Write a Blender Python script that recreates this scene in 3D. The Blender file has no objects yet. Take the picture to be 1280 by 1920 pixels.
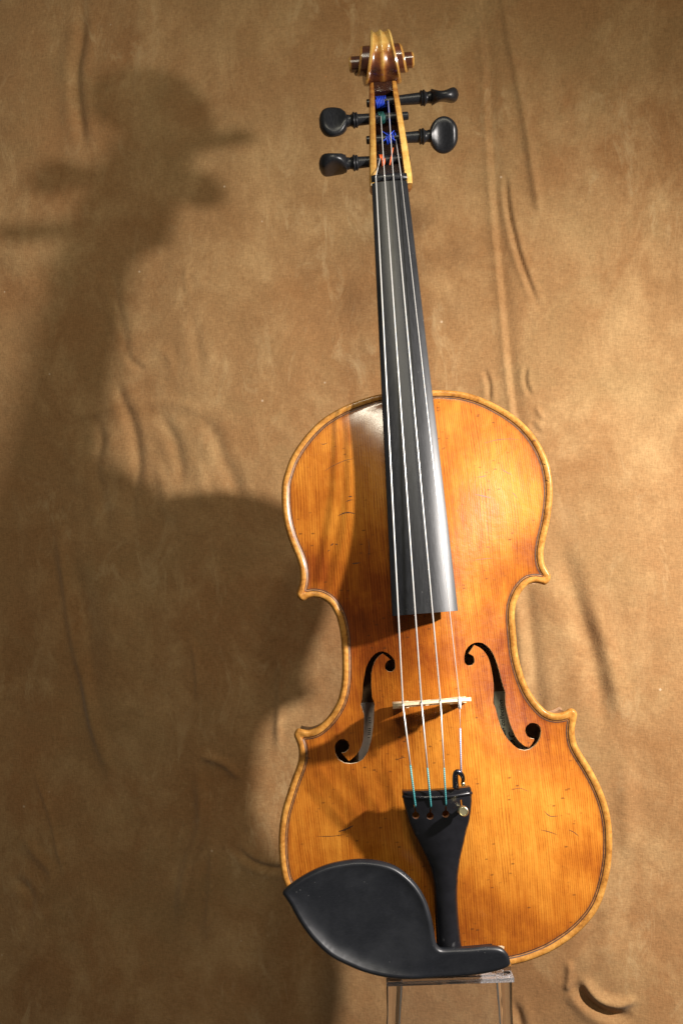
import bpy, math, random
import numpy as np
from mathutils import Vector, Matrix
from mathutils.geometry import delaunay_2d_cdt

random.seed(4)
rng = np.random.default_rng(4)
scene = bpy.context.scene
col = scene.collection

# ------------------------------------------------------------------ camera
F_PX = 1800.0                       # focal length in photo pixels (1280 x 1920)
CAM = np.array([0.0, 0.0, 1.0])
cam_d = bpy.data.cameras.new("camera")
cam_d.sensor_fit = 'VERTICAL'
cam_d.sensor_height = 36.0
cam_d.lens = 36.0 * F_PX / 1920.0
cam_d.clip_start = 0.01
cam_d.clip_end = 50
cam = bpy.data.objects.new("camera", cam_d)
cam.location = CAM
cam.rotation_euler = (math.pi / 2, 0, 0)
col.objects.link(cam)
scene.camera = cam

# ------------------------------------------------------------------ world, lamps, exposure
world = bpy.data.worlds.new("World")
scene.world = world
world.use_nodes = True
bg = world.node_tree.nodes["Background"]
bg.inputs[0].default_value = (1.0, 0.96, 0.86, 1)
bg.inputs[1].default_value = 0.105

def lamp(name, kind, loc, target, energy, color, size):
    d = bpy.data.lights.new(name, kind)
    d.energy = energy
    d.color = color
    o = bpy.data.objects.new(name, d)
    o.location = Vector(loc) + Vector(CAM)
    o.rotation_euler = (Vector(target) - Vector(loc)).to_track_quat('-Z', 'Y').to_euler()
    col.objects.link(o)
    if kind == 'SPOT':
        d.shadow_soft_size = size
    elif kind == 'AREA':
        d.shape = 'DISK'
        d.size = size
    return o, d

# display spot close by on the right: throws the long shadow on the cloth
key, key_d = lamp("display_spot", 'SPOT', (0.485, 0.258, 0.202), (-0.48, 0.80, -0.78), 55.0, (1.0, 0.93, 0.87), 0.0145)
key_d.spot_size = math.radians(140)
key_d.spot_blend = 1.0
# ceiling lamp above and in front
fill, fill_d = lamp("ceiling_lamp", 'AREA', (-0.115, -0.30, 0.85), (0.03, 0.62, 0.0), 4.6, (1.0, 0.92, 0.72), 0.16)
# a second ceiling lamp, lower and to the right
fill2, fill2_d = lamp("second_ceiling_lamp", 'AREA', (0.13, -0.42, 0.66), (0.03, 0.62, 0.0), 2.2, (1.0, 0.93, 0.76), 0.12)

vs = scene.view_settings
vs.view_transform = 'Standard'
vs.look = 'None'
vs.exposure = 0.0
vs.gamma = 1.0
vs.use_curve_mapping = False

# ------------------------------------------------------------------ frames
def ray(px, py):
    return np.array([(px - 640) / F_PX, 1.0, (960 - py) / F_PX])

LEAN, ROLL = 0.12, math.radians(4.6)
AX = np.array([-math.sin(ROLL) * math.cos(LEAN), math.sin(LEAN), math.cos(ROLL) * math.cos(LEAN)])
n0 = np.array([0.0, -1.0, 0.0])
NX = n0 - AX * n0.dot(AX); NX /= np.linalg.norm(NX)
UX = np.cross(AX, NX); UX /= np.linalg.norm(UX)
ORG = ray(815, 1326) * 0.6

def loc_(px, py, w=0.0):
    """photo pixel -> violin frame (u across, v along, millimetres) on the plane w mm above the plate edge"""
    r = ray(px, py)
    P = ORG + NX * w * 0.001
    X = r * (P.dot(NX) / r.dot(NX)) - ORG
    return np.array([X.dot(UX), X.dot(AX)]) * 1000

def locs(pts, w=0.0):
    return np.array([loc_(p[0], p[1], w) for p in pts])

V_BASE = loc_(858, 1822)[1]
M_VIOLIN = Matrix(((UX[0], AX[0], NX[0], 0), (UX[1], AX[1], NX[1], 0), (UX[2], AX[2], NX[2], 0), (0, 0, 0, 1)))
M_VIOLIN.translation = Vector(CAM + ORG + AX * V_BASE * 0.001)

# ------------------------------------------------------------------ mesh helpers
def make(name, verts, faces, mats, parent=None, smooth=True, midx=None, attrs=None, shift=True, scale=0.001, angle=None):
    v = np.asarray(verts, float).copy()
    if shift:
        v[:, 1] -= V_BASE
    v *= scale
    me = bpy.data.meshes.new(name)
    me.from_pydata(v.tolist(), [], [tuple(int(i) for i in f) for f in faces])
    for m in (mats if isinstance(mats, (list, tuple)) else [mats]):
        me.materials.append(m)
    if midx is not None:
        me.polygons.foreach_set("material_index", np.asarray(midx, np.int32))
    if attrs:
        for k, a in attrs.items():
            at = me.attributes.new(k, 'FLOAT', 'POINT')
            at.data.foreach_set("value", np.asarray(a, np.float32))
    if smooth:
        me.polygons.foreach_set("use_smooth", np.ones(len(me.polygons), bool))
        if angle is not None:
            me.set_sharp_from_angle(angle=math.radians(angle))
    me.update()
    o = bpy.data.objects.new(name, me)
    col.objects.link(o)
    if parent is not None:
        o.parent = parent
    return o

class MB:
    def __init__(s):
        s.v = []; s.f = []; s.m = []
    def add(s, v, f, m=0):
        b = len(s.v)
        s.v += [tuple(map(float, p)) for p in v]
        s.f += [tuple(i + b for i in q) for q in f]
        s.m += [m] * len(f)
    def build(s, name, mats, parent, **k):
        return make(name, np.array(s.v), s.f, mats, parent, midx=s.m, **k)

def grid_faces(nr, nc, closed=False):
    f = []
    for i in range(nr - 1):
        for j in range(nc if closed else nc - 1):
            k = (j + 1) % nc
            f.append((i * nc + j, i * nc + k, (i + 1) * nc + k, (i + 1) * nc + j))
    return f

def frame_of(d):
    d = np.asarray(d, float); d = d / np.linalg.norm(d)
    h = np.array([0, 0, 1.0]) if abs(d[2]) < 0.9 else np.array([1.0, 0, 0])
    a = np.cross(h, d); a /= np.linalg.norm(a)
    b = np.cross(d, a)
    return d, a, b

def tube(mb, pts, rad, n=8, m=0, caps=True):
    pts = np.asarray(pts, float)
    k = len(pts)
    rad = np.broadcast_to(np.asarray(rad, float), (k,))
    T = np.gradient(pts, axis=0)
    d, a, b = frame_of(T[0])
    V = []
    for i in range(k):
        d = T[i] / (np.linalg.norm(T[i]) + 1e-12)
        a = a - d * a.dot(d); a /= np.linalg.norm(a); b = np.cross(d, a)
        for j in range(n):
            t = 2 * math.pi * j / n
            V.append(pts[i] + rad[i] * (a * math.cos(t) + b * math.sin(t)))
    F = grid_faces(k, n, True)
    if caps:
        F.append(tuple(range(n - 1, -1, -1))); F.append(tuple((k - 1) * n + j for j in range(n)))
    mb.add(V, F, m)

def lathe(mb, p0, p1, prof, n=24, m=0):
    """prof: list of (distance from p0 along the axis, radius)"""
    p0 = np.asarray(p0, float)
    d, a, b = frame_of(np.asarray(p1, float) - p0)
    V = []
    for s, r in prof:
        for j in range(n):
            t = 2 * math.pi * j / n
            V.append(p0 + d * s + r * (a * math.cos(t) + b * math.sin(t)))
    F = grid_faces(len(prof), n, True)
    F.append(tuple(range(n - 1, -1, -1))); F.append(tuple((len(prof) - 1) * n + j for j in range(n)))
    mb.add(V, F, m)

def catmull(P, n=8, closed=True):
    P = np.asarray(P, float); k = len(P); out = []
    rngi = range(k) if closed else range(k - 1)
    for i in rngi:
        if closed:
            a, b, c, d = P[i - 1], P[i], P[(i + 1) % k], P[(i + 2) % k]
        else:
            a, b, c, d = P[max(i - 1, 0)], P[i], P[i + 1], P[min(i + 2, k - 1)]
        for j in range(n):
            t = j / n
            out.append(0.5 * (2 * b + (c - a) * t + (2 * a - 5 * b + 4 * c - d) * t * t + (3 * b - a - 3 * c + d) * t ** 3))
    if not closed:
        out.append(P[-1])
    return np.array(out)

def resample(P, step, closed=True):
    Q = np.vstack([P, P[:1]]) if closed else P
    s = np.concatenate([[0], np.cumsum(np.linalg.norm(np.diff(Q, axis=0), axis=1))])
    n = max(3, int(round(s[-1] / step)))
    t = np.linspace(0, s[-1], n, endpoint=False) if closed else np.linspace(0, s[-1], n + 1)
    return np.stack([np.interp(t, s, Q[:, i]) for i in range(Q.shape[1])], 1)

def inside(P, poly):
    x, y = P[:, 0], P[:, 1]; r = np.zeros(len(P), bool)
    n = len(poly)
    for i in range(n):
        x0, y0 = poly[i]; x1, y1 = poly[(i + 1) % n]
        if y0 == y1: continue
        c = ((y0 > y) != (y1 > y)) & (x < (x1 - x0) * (y - y0) / (y1 - y0) + x0)
        r ^= c
    return r

def dist_poly(P, poly, closed=True):
    A = poly; B = np.roll(poly, -1, 0)
    if not closed:
        A, B = poly[:-1], poly[1:]
    best = np.full(len(P), 1e9)
    for s in range(0, len(P), 4000):
        Q = P[s:s + 4000, None, :]
        d = B - A; L = (d ** 2).sum(1) + 1e-12
        t = np.clip(((Q - A) * d).sum(2) / L, 0, 1)
        e = Q - (A + t[..., None] * d)
        best[s:s + 4000] = np.sqrt((e ** 2).sum(2).min(1))
    return best

def sst(a, b, x):
    t = np.clip((np.asarray(x, float) - a) / (b - a), 0, 1)
    return t * t * (3 - 2 * t)

def cdt(loops, extra):
    """triangulate the first loop minus the other loops; returns points, triangles, loop index lists"""
    pts = []; edges = []; ids = []
    for lp in loops:
        b = len(pts); n = len(lp)
        pts += [tuple(p) for p in lp]
        edges += [(b + i, b + (i + 1) % n) for i in range(n)]
        ids.append(list(range(b, b + n)))
    pts += [tuple(p) for p in extra]
    r = delaunay_2d_cdt([Vector(p) for p in pts], edges, [], 0, 1e-5)
    V = np.array([tuple(v) for v in r[0]]); Fc = np.array([f for f in r[2] if len(f) == 3])
    c = V[Fc].mean(1)
    ok = inside(c, loops[0])
    for lp in loops[1:]:
        ok &= ~inside(c, lp)
    Fc = Fc[ok]
    A = V[Fc]
    area = (A[:, 1, 0] - A[:, 0, 0]) * (A[:, 2, 1] - A[:, 0, 1]) - (A[:, 2, 0] - A[:, 0, 0]) * (A[:, 1, 1] - A[:, 0, 1])
    Fc[area < 0] = Fc[area < 0][:, ::-1]
    # loop vertices keep their order at the front (no duplicates were given)
    return V, Fc, ids

# ------------------------------------------------------------------ material helpers
class NT:
    def __init__(s, name):
        s.mat = bpy.data.materials.new(name)
        s.mat.use_nodes = True
        s.t = s.mat.node_tree
        s.p = s.t.nodes["Principled BSDF"]
    def n(s, kind, **k):
        o = s.t.nodes.new(kind)
        for a, b in k.items():
            setattr(o, a, b)
        return o
    def l(s, a, b):
        s.t.links.new(a, b)
    def val(s, v):
        return v
    def set(s, sock, v):
        if hasattr(v, 'links') or isinstance(v, bpy.types.NodeSocket):
            s.l(v, sock)
        else:
            sock.default_value = v
    def math(s, op, a, b=0.0, c=None, clamp=False):
        o = s.n('ShaderNodeMath', operation=op, use_clamp=clamp)
        s.set(o.inputs[0], a); s.set(o.inputs[1], b)
        if c is not None: s.set(o.inputs[2], c)
        return o.outputs[0]
    def mix(s, f, a, b, mode='MIX'):
        o = s.n('ShaderNodeMix', data_type='RGBA', blend_type=mode)
        s.set(o.inputs[0], f); s.set(o.inputs[6], a if not isinstance(a, tuple) else (*a, 1)); s.set(o.inputs[7], b if not isinstance(b, tuple) else (*b, 1))
        return o.outputs[2]
    def coord(s, sx=1, sy=1, sz=1, which='Object'):
        c = s.n('ShaderNodeTexCoord')
        m = s.n('ShaderNodeMapping')
        m.inputs['Scale'].default_value = (sx, sy, sz)
        s.l(c.outputs[which], m.inputs[0])
        return m.outputs[0]
    def noise(s, vec, scale, detail=4, rough=0.55, dist=0.0):
        o = s.n('ShaderNodeTexNoise')
        o.inputs['Scale'].default_value = scale
        o.inputs['Detail'].default_value = detail
        o.inputs['Roughness'].default_value = rough
        o.inputs['Distortion'].default_value = dist
        s.l(vec, o.inputs['Vector'])
        return o.outputs['Fac']
    def ramp(s, f, stops, interp='LINEAR'):
        o = s.n('ShaderNodeValToRGB')
        o.color_ramp.interpolation = interp
        e = o.color_ramp.elements
        while len(e) < len(stops): e.new(0.5)
        for i, (p, c) in enumerate(stops):
            e[i].position = p
            e[i].color = (c, c, c, 1) if not isinstance(c, tuple) else (*c, 1)
        s.set(o.inputs[0], f)
        return o.outputs[0]
    def attr(s, name):
        o = s.n('ShaderNodeAttribute', attribute_name=name)
        return o.outputs['Fac']
    def bump(s, h, strength, dist):
        o = s.n('ShaderNodeBump')
        o.inputs['Strength'].default_value = strength
        o.inputs['Distance'].default_value = dist
        s.l(h, o.inputs['Height'])
        s.l(o.outputs[0], s.p.inputs['Normal'])
        return o
    def pr(s, **k):
        for a, b in k.items():
            sock = s.p.inputs[a.replace('_', ' ')]
            if isinstance(b, tuple) and len(b) == 3: b = (*b, 1)
            s.set(sock, b)
        return s.mat

def simple(name, color, rough, metal=0.0, noise_amt=0.15, scale=400.0, **k):
    m = NT(name)
    f = m.noise(m.coord(), scale, 3)
    c = m.mix(m.ramp(f, [(0.3, 0.0), (0.7, 1.0)]), tuple(x * (1 - noise_amt) for x in color), tuple(min(1, x * (1 + noise_amt)) for x in color))
    m.pr(Base_Color=c, Roughness=rough, Metallic=metal, **k)
    return m.mat

# spruce belly under worn amber varnish
def mat_spruce():
    m = NT("varnished_spruce")
    co = m.coord()
    sep = m.n('ShaderNodeSeparateXYZ'); m.l(co, sep.inputs[0])
    u = sep.outputs[0]
    # year rings: fine lines running along the body
    wob = m.noise(m.coord(9, 2.2, 0), 1.0, 3)
    w1 = m.noise(m.coord(60, 5, 0), 1.0, 3, 0.6)
    uu = m.math('ADD', m.math('ADD', u, m.math('MULTIPLY', wob, 0.030)), m.math('MULTIPLY', w1, 0.0035))
    ring = m.math('FRACT', m.math('MULTIPLY', uu, 700.0))
    ringm = m.ramp(ring, [(0.0, 0.0), (0.50, 0.10), (0.80, 1.0), (1.0, 0.0)])
    strk = m.noise(m.coord(520, 16, 0), 1.0, 4, 0.65)
    brk = m.ramp(m.noise(m.coord(260, 60, 0), 1.0, 4, 0.7), [(0.36, 0.15), (0.62, 1.0)])
    line = m.math('MULTIPLY', ringm, brk)
    tone = m.attr("tone")
    p1 = m.noise(co, 26.0, 5, 0.6)
    p2 = m.noise(m.coord(1, 0.45, 1), 85.0, 5, 0.65, 0.4)
    t = m.math('ADD', m.math('ADD', tone, m.math('MULTIPLY', m.math('SUBTRACT', p1, 0.5), 0.60)), m.math('MULTIPLY', m.math('SUBTRACT', p2, 0.5), 0.50))
    t = m.math('ADD', t, m.math('MULTIPLY', m.math('SUBTRACT', strk, 0.5), 0.42))
    base = m.ramp(t, [(0.0, (0.59, 0.255, 0.038)), (0.25, (0.480, 0.184, 0.022)), (0.48, (0.350, 0.108, 0.011)), (0.72, (0.195, 0.044, 0.006)), (1.0, (0.085, 0.019, 0.005))])
    c = m.mix(m.math('MULTIPLY', line, 0.90), base, (0.38, 0.23, 0.17), 'MULTIPLY')
    # fibrous cross flecks and pores where dirt has settled
    fl = m.noise(m.coord(620, 900, 300), 1.0, 3, 0.75, 1.2)
    c = m.mix(m.math('MULTIPLY', m.ramp(fl, [(0.60, 0.0), (0.72, 1.0)]), 0.45), c, (0.45, 0.28, 0.20), 'MULTIPLY')
    v = m.n('ShaderNodeTexVoronoi', feature='F1'); v.inputs['Scale'].default_value = 1.0
    v.inputs['Randomness'].default_value = 1.0
    m.l(m.coord(150, 330, 60), v.inputs['Vector'])
    gate = m.ramp(m.noise(co, 48.0, 3), [(0.50, 0.0), (0.60, 1.0)])
    spot = m.math('MULTIPLY', m.ramp(v.outputs['Distance'], [(0.10, 1.0), (0.22, 0.0)]), gate)
    c = m.mix(m.math('MULTIPLY', spot, 0.65), c, (0.060, 0.022, 0.008))
    # bare, paler edge outside the purfling, with nicks; dirt in the channel
    d = m.attr("edge_mm")
    e = m.ramp(m.math('DIVIDE', d, 10.0), [(0.0, 1.0), (0.36, 1.0), (0.43, 0.0)])
    en = m.noise(m.coord(300, 300, 300), 1.0, 4, 0.7)
    ecol = m.ramp(m.math('ADD', m.math('MULTIPLY', en, 0.6), m.math('MULTIPLY', m.noise(co, 60.0, 3), 0.5)), [(0.36, (0.15, 0.058, 0.012)), (0.50, (0.31, 0.130, 0.024)), (0.70, (0.47, 0.235, 0.054))])
    c = m.mix(e, c, ecol)
    ch = m.ramp(m.math('DIVIDE', d, 10.0), [(0.38, 0.0), (0.47, 1.0), (0.60, 0.55), (0.80, 0.0)])
    c = m.mix(m.math('MULTIPLY', ch, m.math('ADD', 0.25, m.math('MULTIPLY', p2, 0.5))), c, (0.090, 0.026, 0.008))
    rg = m.math('ADD', 0.27, m.math('MULTIPLY', m.noise(co, 150.0, 4, 0.7), 0.20))
    h = m.math('ADD', m.math('MULTIPLY', line, -0.30), m.math('ADD', m.math('MULTIPLY', fl, 0.35), m.math('MULTIPLY', m.noise(co, 190.0, 3), 1.6)))
    m.bump(h, 0.22, 0.0006)
    return m.pr(Base_Color=c, Roughness=rg, Coat_Weight=m.math('ADD', 0.12, m.math('MULTIPLY', m.attr('gloss'), m.math('MULTIPLY', m.noise(co, 120.0, 3), 1.6)), clamp=True), Coat_Roughness=0.18, Specular_IOR_Level=0.10)

# flamed maple: scroll, pegbox, neck, ribs, back
def mat_maple(name, dark=0.0):
    m = NT(name)
    co = m.coord()
    tone = m.attr("tone")
    fl = m.noise(m.coord(18, 170, 40), 1.0, 3, 0.6, 0.6)
    n1 = m.noise(co, 160.0, 5, 0.65)
    t = m.math('ADD', m.math('ADD', tone, dark), m.math('ADD', m.math('MULTIPLY', m.math('SUBTRACT', n1, 0.5), 0.6), m.math('MULTIPLY', m.math('SUBTRACT', fl, 0.5), 0.35)))
    c = m.ramp(t, [(0.0, (0.66, 0.44, 0.13)), (0.25, (0.50, 0.26, 0.055)), (0.5, (0.27, 0.092, 0.016)), (0.75, (0.100, 0.027, 0.010)), (1.0, (0.030, 0.010, 0.006))])
    sp = m.noise(m.coord(900, 500, 900), 1.0, 2)
    c = m.mix(m.math('MULTIPLY', m.ramp(sp, [(0.62, 0.0), (0.70, 1.0)]), 0.5), c, (0.12, 0.05, 0.02))
    m.bump(n1, 0.12, 0.0006)
    return m.pr(Base_Color=c, Roughness=0.26, Coat_Weight=0.6, Coat_Roughness=0.12)

def mat_ebony(name, rough, grain=True, bumpy=0.10, spec=0.55):
    m = NT(name)
    co = m.coord(1200, 60, 1200) if grain else m.coord(220, 1100, 500)
    n1 = m.noise(co, 1.0, 4, 0.65)
    n2 = m.noise(m.coord(), 30.0, 4)
    c = m.mix(m.ramp(n1, [(0.35, 0.0), (0.68, 1.0)]), (0.0065, 0.0070, 0.0085), (0.0145, 0.0155, 0.0180))
    dust = m.noise(m.coord(), 900.0, 2, 0.5)
    c = m.mix(m.math('MULTIPLY', m.ramp(dust, [(0.735, 0.0), (0.78, 1.0)]), 0.22), c, (0.30, 0.29, 0.28))
    r = m.math('ADD', rough - 0.09, m.math('MULTIPLY', m.math('ADD', n1, n2), 0.10))
    m.bump(n1, bumpy, 0.0005)
    return m.pr(Base_Color=c, Roughness=r, Specular_IOR_Level=spec)

M = {}
M['spruce'] = mat_spruce()
M['maple'] = mat_maple("flamed_maple")
M['ebony'] = mat_ebony("satin_ebony", 0.34, True, 0.08, 0.32)
M['ebony_board'] = mat_ebony("fingerboard_ebony", 0.36, True, 0.05, 0.36)
def mat_rest():
    m = NT("chin_rest_ebony")
    rub = m.noise(m.coord(), 38.0, 4, 0.6, 0.4)
    pore = m.noise(m.coord(500, 1500, 700), 1.0, 3, 0.6)
    c = m.mix(m.ramp(pore, [(0.40, 0.0), (0.72, 1.0)]), (0.0075, 0.0085, 0.0110), (0.0105, 0.0115, 0.0145))
    c = m.mix(m.math('MULTIPLY', m.ramp(rub, [(0.45, 0.0), (0.72, 1.0)]), 0.35), c, (0.020, 0.022, 0.027))
    dust = m.n('ShaderNodeTexVoronoi', feature='F1'); dust.inputs['Scale'].default_value = 330.0
    m.l(m.coord(), dust.inputs['Vector'])
    gate = m.ramp(m.noise(m.coord(), 55.0, 3), [(0.52, 0.0), (0.66, 1.0)])
    c = m.mix(m.math('MULTIPLY', m.math('MULTIPLY', m.ramp(dust.outputs['Distance'], [(0.05, 1.0), (0.12, 0.0)]), gate), 0.22), c, (0.34, 0.33, 0.32))
    r = m.ramp(rub, [(0.35, 0.33), (0.65, 0.47)])
    m.bump(pore, 0.03, 0.0004)
    return m.pr(Base_Color=c, Roughness=r, Specular_IOR_Level=0.42)
M['ebony_rest'] = mat_rest()
M['black_plastic'] = simple("black_composite", (0.007, 0.007, 0.009), 0.24, noise_amt=0.2, scale=200)
M['dark_line'] = simple("purfling_black", (0.030, 0.012, 0.010), 0.45, noise_amt=0.5)
M['pale_line'] = simple("purfling_poplar", (0.24, 0.098, 0.020), 0.40, noise_amt=0.45)
M['raw_edge'] = simple("cut_spruce_edge", (0.66, 0.50, 0.32), 0.6, noise_amt=0.3, scale=900)
M['inner'] = simple("bare_inner_wood", (0.24, 0.135, 0.065), 0.8, noise_amt=0.25)
M['bridge'] = simple("bridge_maple", (0.72, 0.58, 0.38), 0.5, noise_amt=0.14, scale=900)
M['steel'] = simple("wound_string_metal", (0.93, 0.92, 0.90), 0.45, 0.5, noise_amt=0.05)
M['steel_dark'] = simple("blackened_steel", (0.10, 0.10, 0.13), 0.26, 1.0, noise_amt=0.2)
M['brass'] = simple("nickel_brass", (0.74, 0.66, 0.40), 0.30, 1.0, noise_amt=0.12)
M['tube'] = simple("white_plastic_sleeve", (0.88, 0.86, 0.88), 0.35, noise_amt=0.02)
M['ink'] = simple("printing_ink", (0.02, 0.02, 0.02), 0.7)
M['paper'] = simple("aged_label_paper", (0.80, 0.80, 0.64), 0.85, noise_amt=0.10, scale=250)
M['paper2'] = simple("grey_label_paper", (0.78, 0.66, 0.60), 0.85, noise_amt=0.10, scale=250)
M['scratch'] = simple("dirt_in_scratch", (0.075, 0.026, 0.007), 0.5, noise_amt=0.5, scale=1500)

def mat_thread(name, ca, cb):
    m = NT(name)
    w = m.n('ShaderNodeTexWave', wave_type='BANDS', bands_direction='DIAGONAL')
    w.inputs['Scale'].default_value = 420.0; w.inputs['Distortion'].default_value = 1.0
    m.l(m.coord(), w.inputs['Vector'])
    c = m.mix(m.ramp(w.outputs['Fac'], [(0.45, 0.0), (0.75, 1.0)]), ca, cb)
    return m.pr(Base_Color=c, Roughness=0.55)
M['teal'] = mat_thread("teal_silk", (0.015, 0.17, 0.19), (0.10, 0.36, 0.37))
M['ice'] = mat_thread("pale_blue_silk", (0.22, 0.30, 0.62), (0.62, 0.68, 0.82))
M['blue'] = simple("blue_silk", (0.008, 0.050, 0.52), 0.5, noise_amt=0.3)
M['green'] = simple("dark_green_silk", (0.010, 0.085, 0.075), 0.5, noise_amt=0.4)
M['orange'] = simple("orange_silk", (0.75, 0.14, 0.03), 0.5, noise_amt=0.3)

def mat_acrylic():
    m = NT("clear_acrylic")
    f = m.noise(m.coord(), 60.0, 3)
    return m.pr(Base_Color=(0.985, 0.98, 0.99), Roughness=m.math('MULTIPLY', f, 0.03), Transmission_Weight=1.0, IOR=1.49)
M['acrylic'] = mat_acrylic()
def mat_frosted():
    m = NT("sawn_acrylic_edge")
    f = m.noise(m.coord(), 300.0, 3)
    return m.pr(Base_Color=(0.95, 0.93, 0.95), Roughness=m.math('ADD', 0.06, m.math('MULTIPLY', f, 0.1)), Transmission_Weight=0.85, IOR=1.45)
M['frosted'] = mat_frosted()

def mat_cloth():
    m = NT("brown_suede_cloth")
    co = m.coord()
    big = m.noise(co, 4.5, 5, 0.6, 0.5)
    mid = m.noise(m.coord(1.0, 1, 0.7), 20.0, 6, 0.70, 0.35)
    pat = m.noise(m.coord(1.0, 1, 1.25), 9.0, 6, 0.68, 0.35)
    weave = m.noise(m.coord(240, 400, 900), 1.0, 3, 0.6)
    weave2 = m.noise(m.coord(900, 400, 260), 1.0, 3, 0.6)
    c = m.mix(m.ramp(big, [(0.36, 0.0), (0.64, 1.0)]), (0.292, 0.150, 0.060), (0.298, 0.171, 0.073))
    c = m.mix(m.math('MULTIPLY', m.ramp(mid, [(0.46, 0.0), (0.68, 1.0)]), 0.70), c, (0.430, 0.275, 0.128))
    c = m.mix(m.math('MULTIPLY', m.ramp(pat, [(0.50, 0.0), (0.68, 1.0)]), 0.45), c, (0.275, 0.178, 0.078))
    c = m.mix(m.math('MULTIPLY', m.ramp(pat, [(0.34, 1.0), (0.48, 0.0)]), 0.36), c, (0.215, 0.096, 0.031))
    wv = m.math('ADD', m.math('MULTIPLY', weave, 0.5), m.math('MULTIPLY', weave2, 0.5))
    c = m.mix(1.0, c, m.ramp(wv, [(0.34, (0.80, 0.79, 0.77)), (0.68, (1.18, 1.18, 1.18))]), 'MULTIPLY')
    # rubbed pale scuffs and lint
    sc = m.noise(m.coord(1.0, 1, 0.42), 40.0, 6, 0.74, 1.0)
    gate = m.ramp(m.noise(co, 7.0, 2), [(0.42, 0.0), (0.60, 1.0)])
    c = m.mix(m.math('MULTIPLY', m.math('MULTIPLY', m.ramp(sc, [(0.54, 0.0), (0.70, 1.0)]), gate), 0.55), c, (0.50, 0.35, 0.18))
    v = m.n('ShaderNodeTexVoronoi', feature='F1'); v.inputs['Scale'].default_value = 28.0
    m.l(co, v.inputs['Vector'])
    c = m.mix(m.math('MULTIPLY', m.ramp(v.outputs['Distance'], [(0.018, 1.0), (0.034, 0.0)]), 0.6), c, (0.62, 0.48, 0.34))
    h = m.math('ADD', m.math('MULTIPLY', wv, 0.5), m.math('ADD', m.math('MULTIPLY', mid, 1.2), m.math('MULTIPLY', m.noise(co, 150.0, 4, 0.7), 0.5)))
    m.bump(h, 0.30, 0.0022)
    return m.pr(Base_Color=c, Roughness=0.92, Specular_IOR_Level=0.12, Sheen_Weight=0.12, Sheen_Roughness=0.5)
M['cloth'] = mat_cloth()

# ------------------------------------------------------------------ backdrop cloth
WA, WB, WC = 0.815, -0.200, 0.0            # wall plane y = WA + WB x + WC z (camera frame)
WN = np.array([WB, -1.0, WC]); WN /= np.linalg.norm(WN)   # towards the camera

def wall_pt(px, py):
    r = ray(px, py)
    k = WA / (r[1] - WB * r[0] - WC * r[2])
    return r * k
def wall_xz(pts):
    return np.array([wall_pt(*p)[[0, 2]] for p in pts]) * 1000

def axis_steps(lo, hi, flo, fhi, fine, coarse):
    mid = np.arange(flo, fhi, fine)
    a = np.arange(flo - coarse, lo, -coarse)[::-1]
    b = np.arange(fhi + coarse * 0.2, hi, coarse)
    return np.concatenate([a, mid, b])
gx = axis_steps(-900, 900, -330, 300, 1.5, 22)
gz = axis_steps(-900, 900, -450, 440, 1.7, 22)
GX, GZ = np.meshgrid(gx, gz)
P2 = np.stack([GX.ravel(), GZ.ravel()], 1)

def value_noise(P, scale, seed, sx=1.0, sz=1.0):
    r = np.random.default_rng(seed); T = r.random((256, 256))
    x = P[:, 0] / scale * sx + 1000.3; z = P[:, 1] / scale * sz + 1000.7
    i = np.floor(x).astype(int); k = np.floor(z).astype(int)
    fx = x - i; fz = z - k; fx = fx * fx * (3 - 2 * fx); fz = fz * fz * (3 - 2 * fz)
    g = lambda a, b: T[a % 256, b % 256]
    return (g(i, k) * (1 - fx) + g(i + 1, k) * fx) * (1 - fz) + (g(i, k + 1) * (1 - fx) + g(i + 1, k + 1) * fx) * fz - 0.5

Hc = 12.0 * value_noise(P2, 230, 1) + 5.0 * value_noise(P2, 95, 2, 1.0, 0.6) + 2.0 * value_noise(P2, 40, 3, 1.0, 0.6) + 0.7 * value_noise(P2, 17, 5) + 0.28 * value_noise(P2, 8, 6)

def poly_signed(P, L):
    """distance to an open polyline, signed by side, and the position along it (0..1)"""
    best = np.full(len(P), 1e9); sg = np.zeros(len(P)); tt = np.zeros(len(P))
    seg = np.linalg.norm(np.diff(L, axis=0), axis=1); tot = seg.sum(); acc = 0
    for i in range(len(L) - 1):
        a = L[i]; d = L[i + 1] - a
        t = np.clip(((P - a) @ d) / (d @ d), 0, 1)
        e = P - (a + t[:, None] * d)
        q = np.hypot(e[:, 0], e[:, 1])
        m_ = q < best
        best[m_] = q[m_]
        sg[m_] = np.sign(d[0] * e[m_, 1] - d[1] * e[m_, 0])
        tt[m_] = (acc + t[m_] * seg[i]) / tot
        acc += seg[i]
    return best, sg, tt

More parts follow.
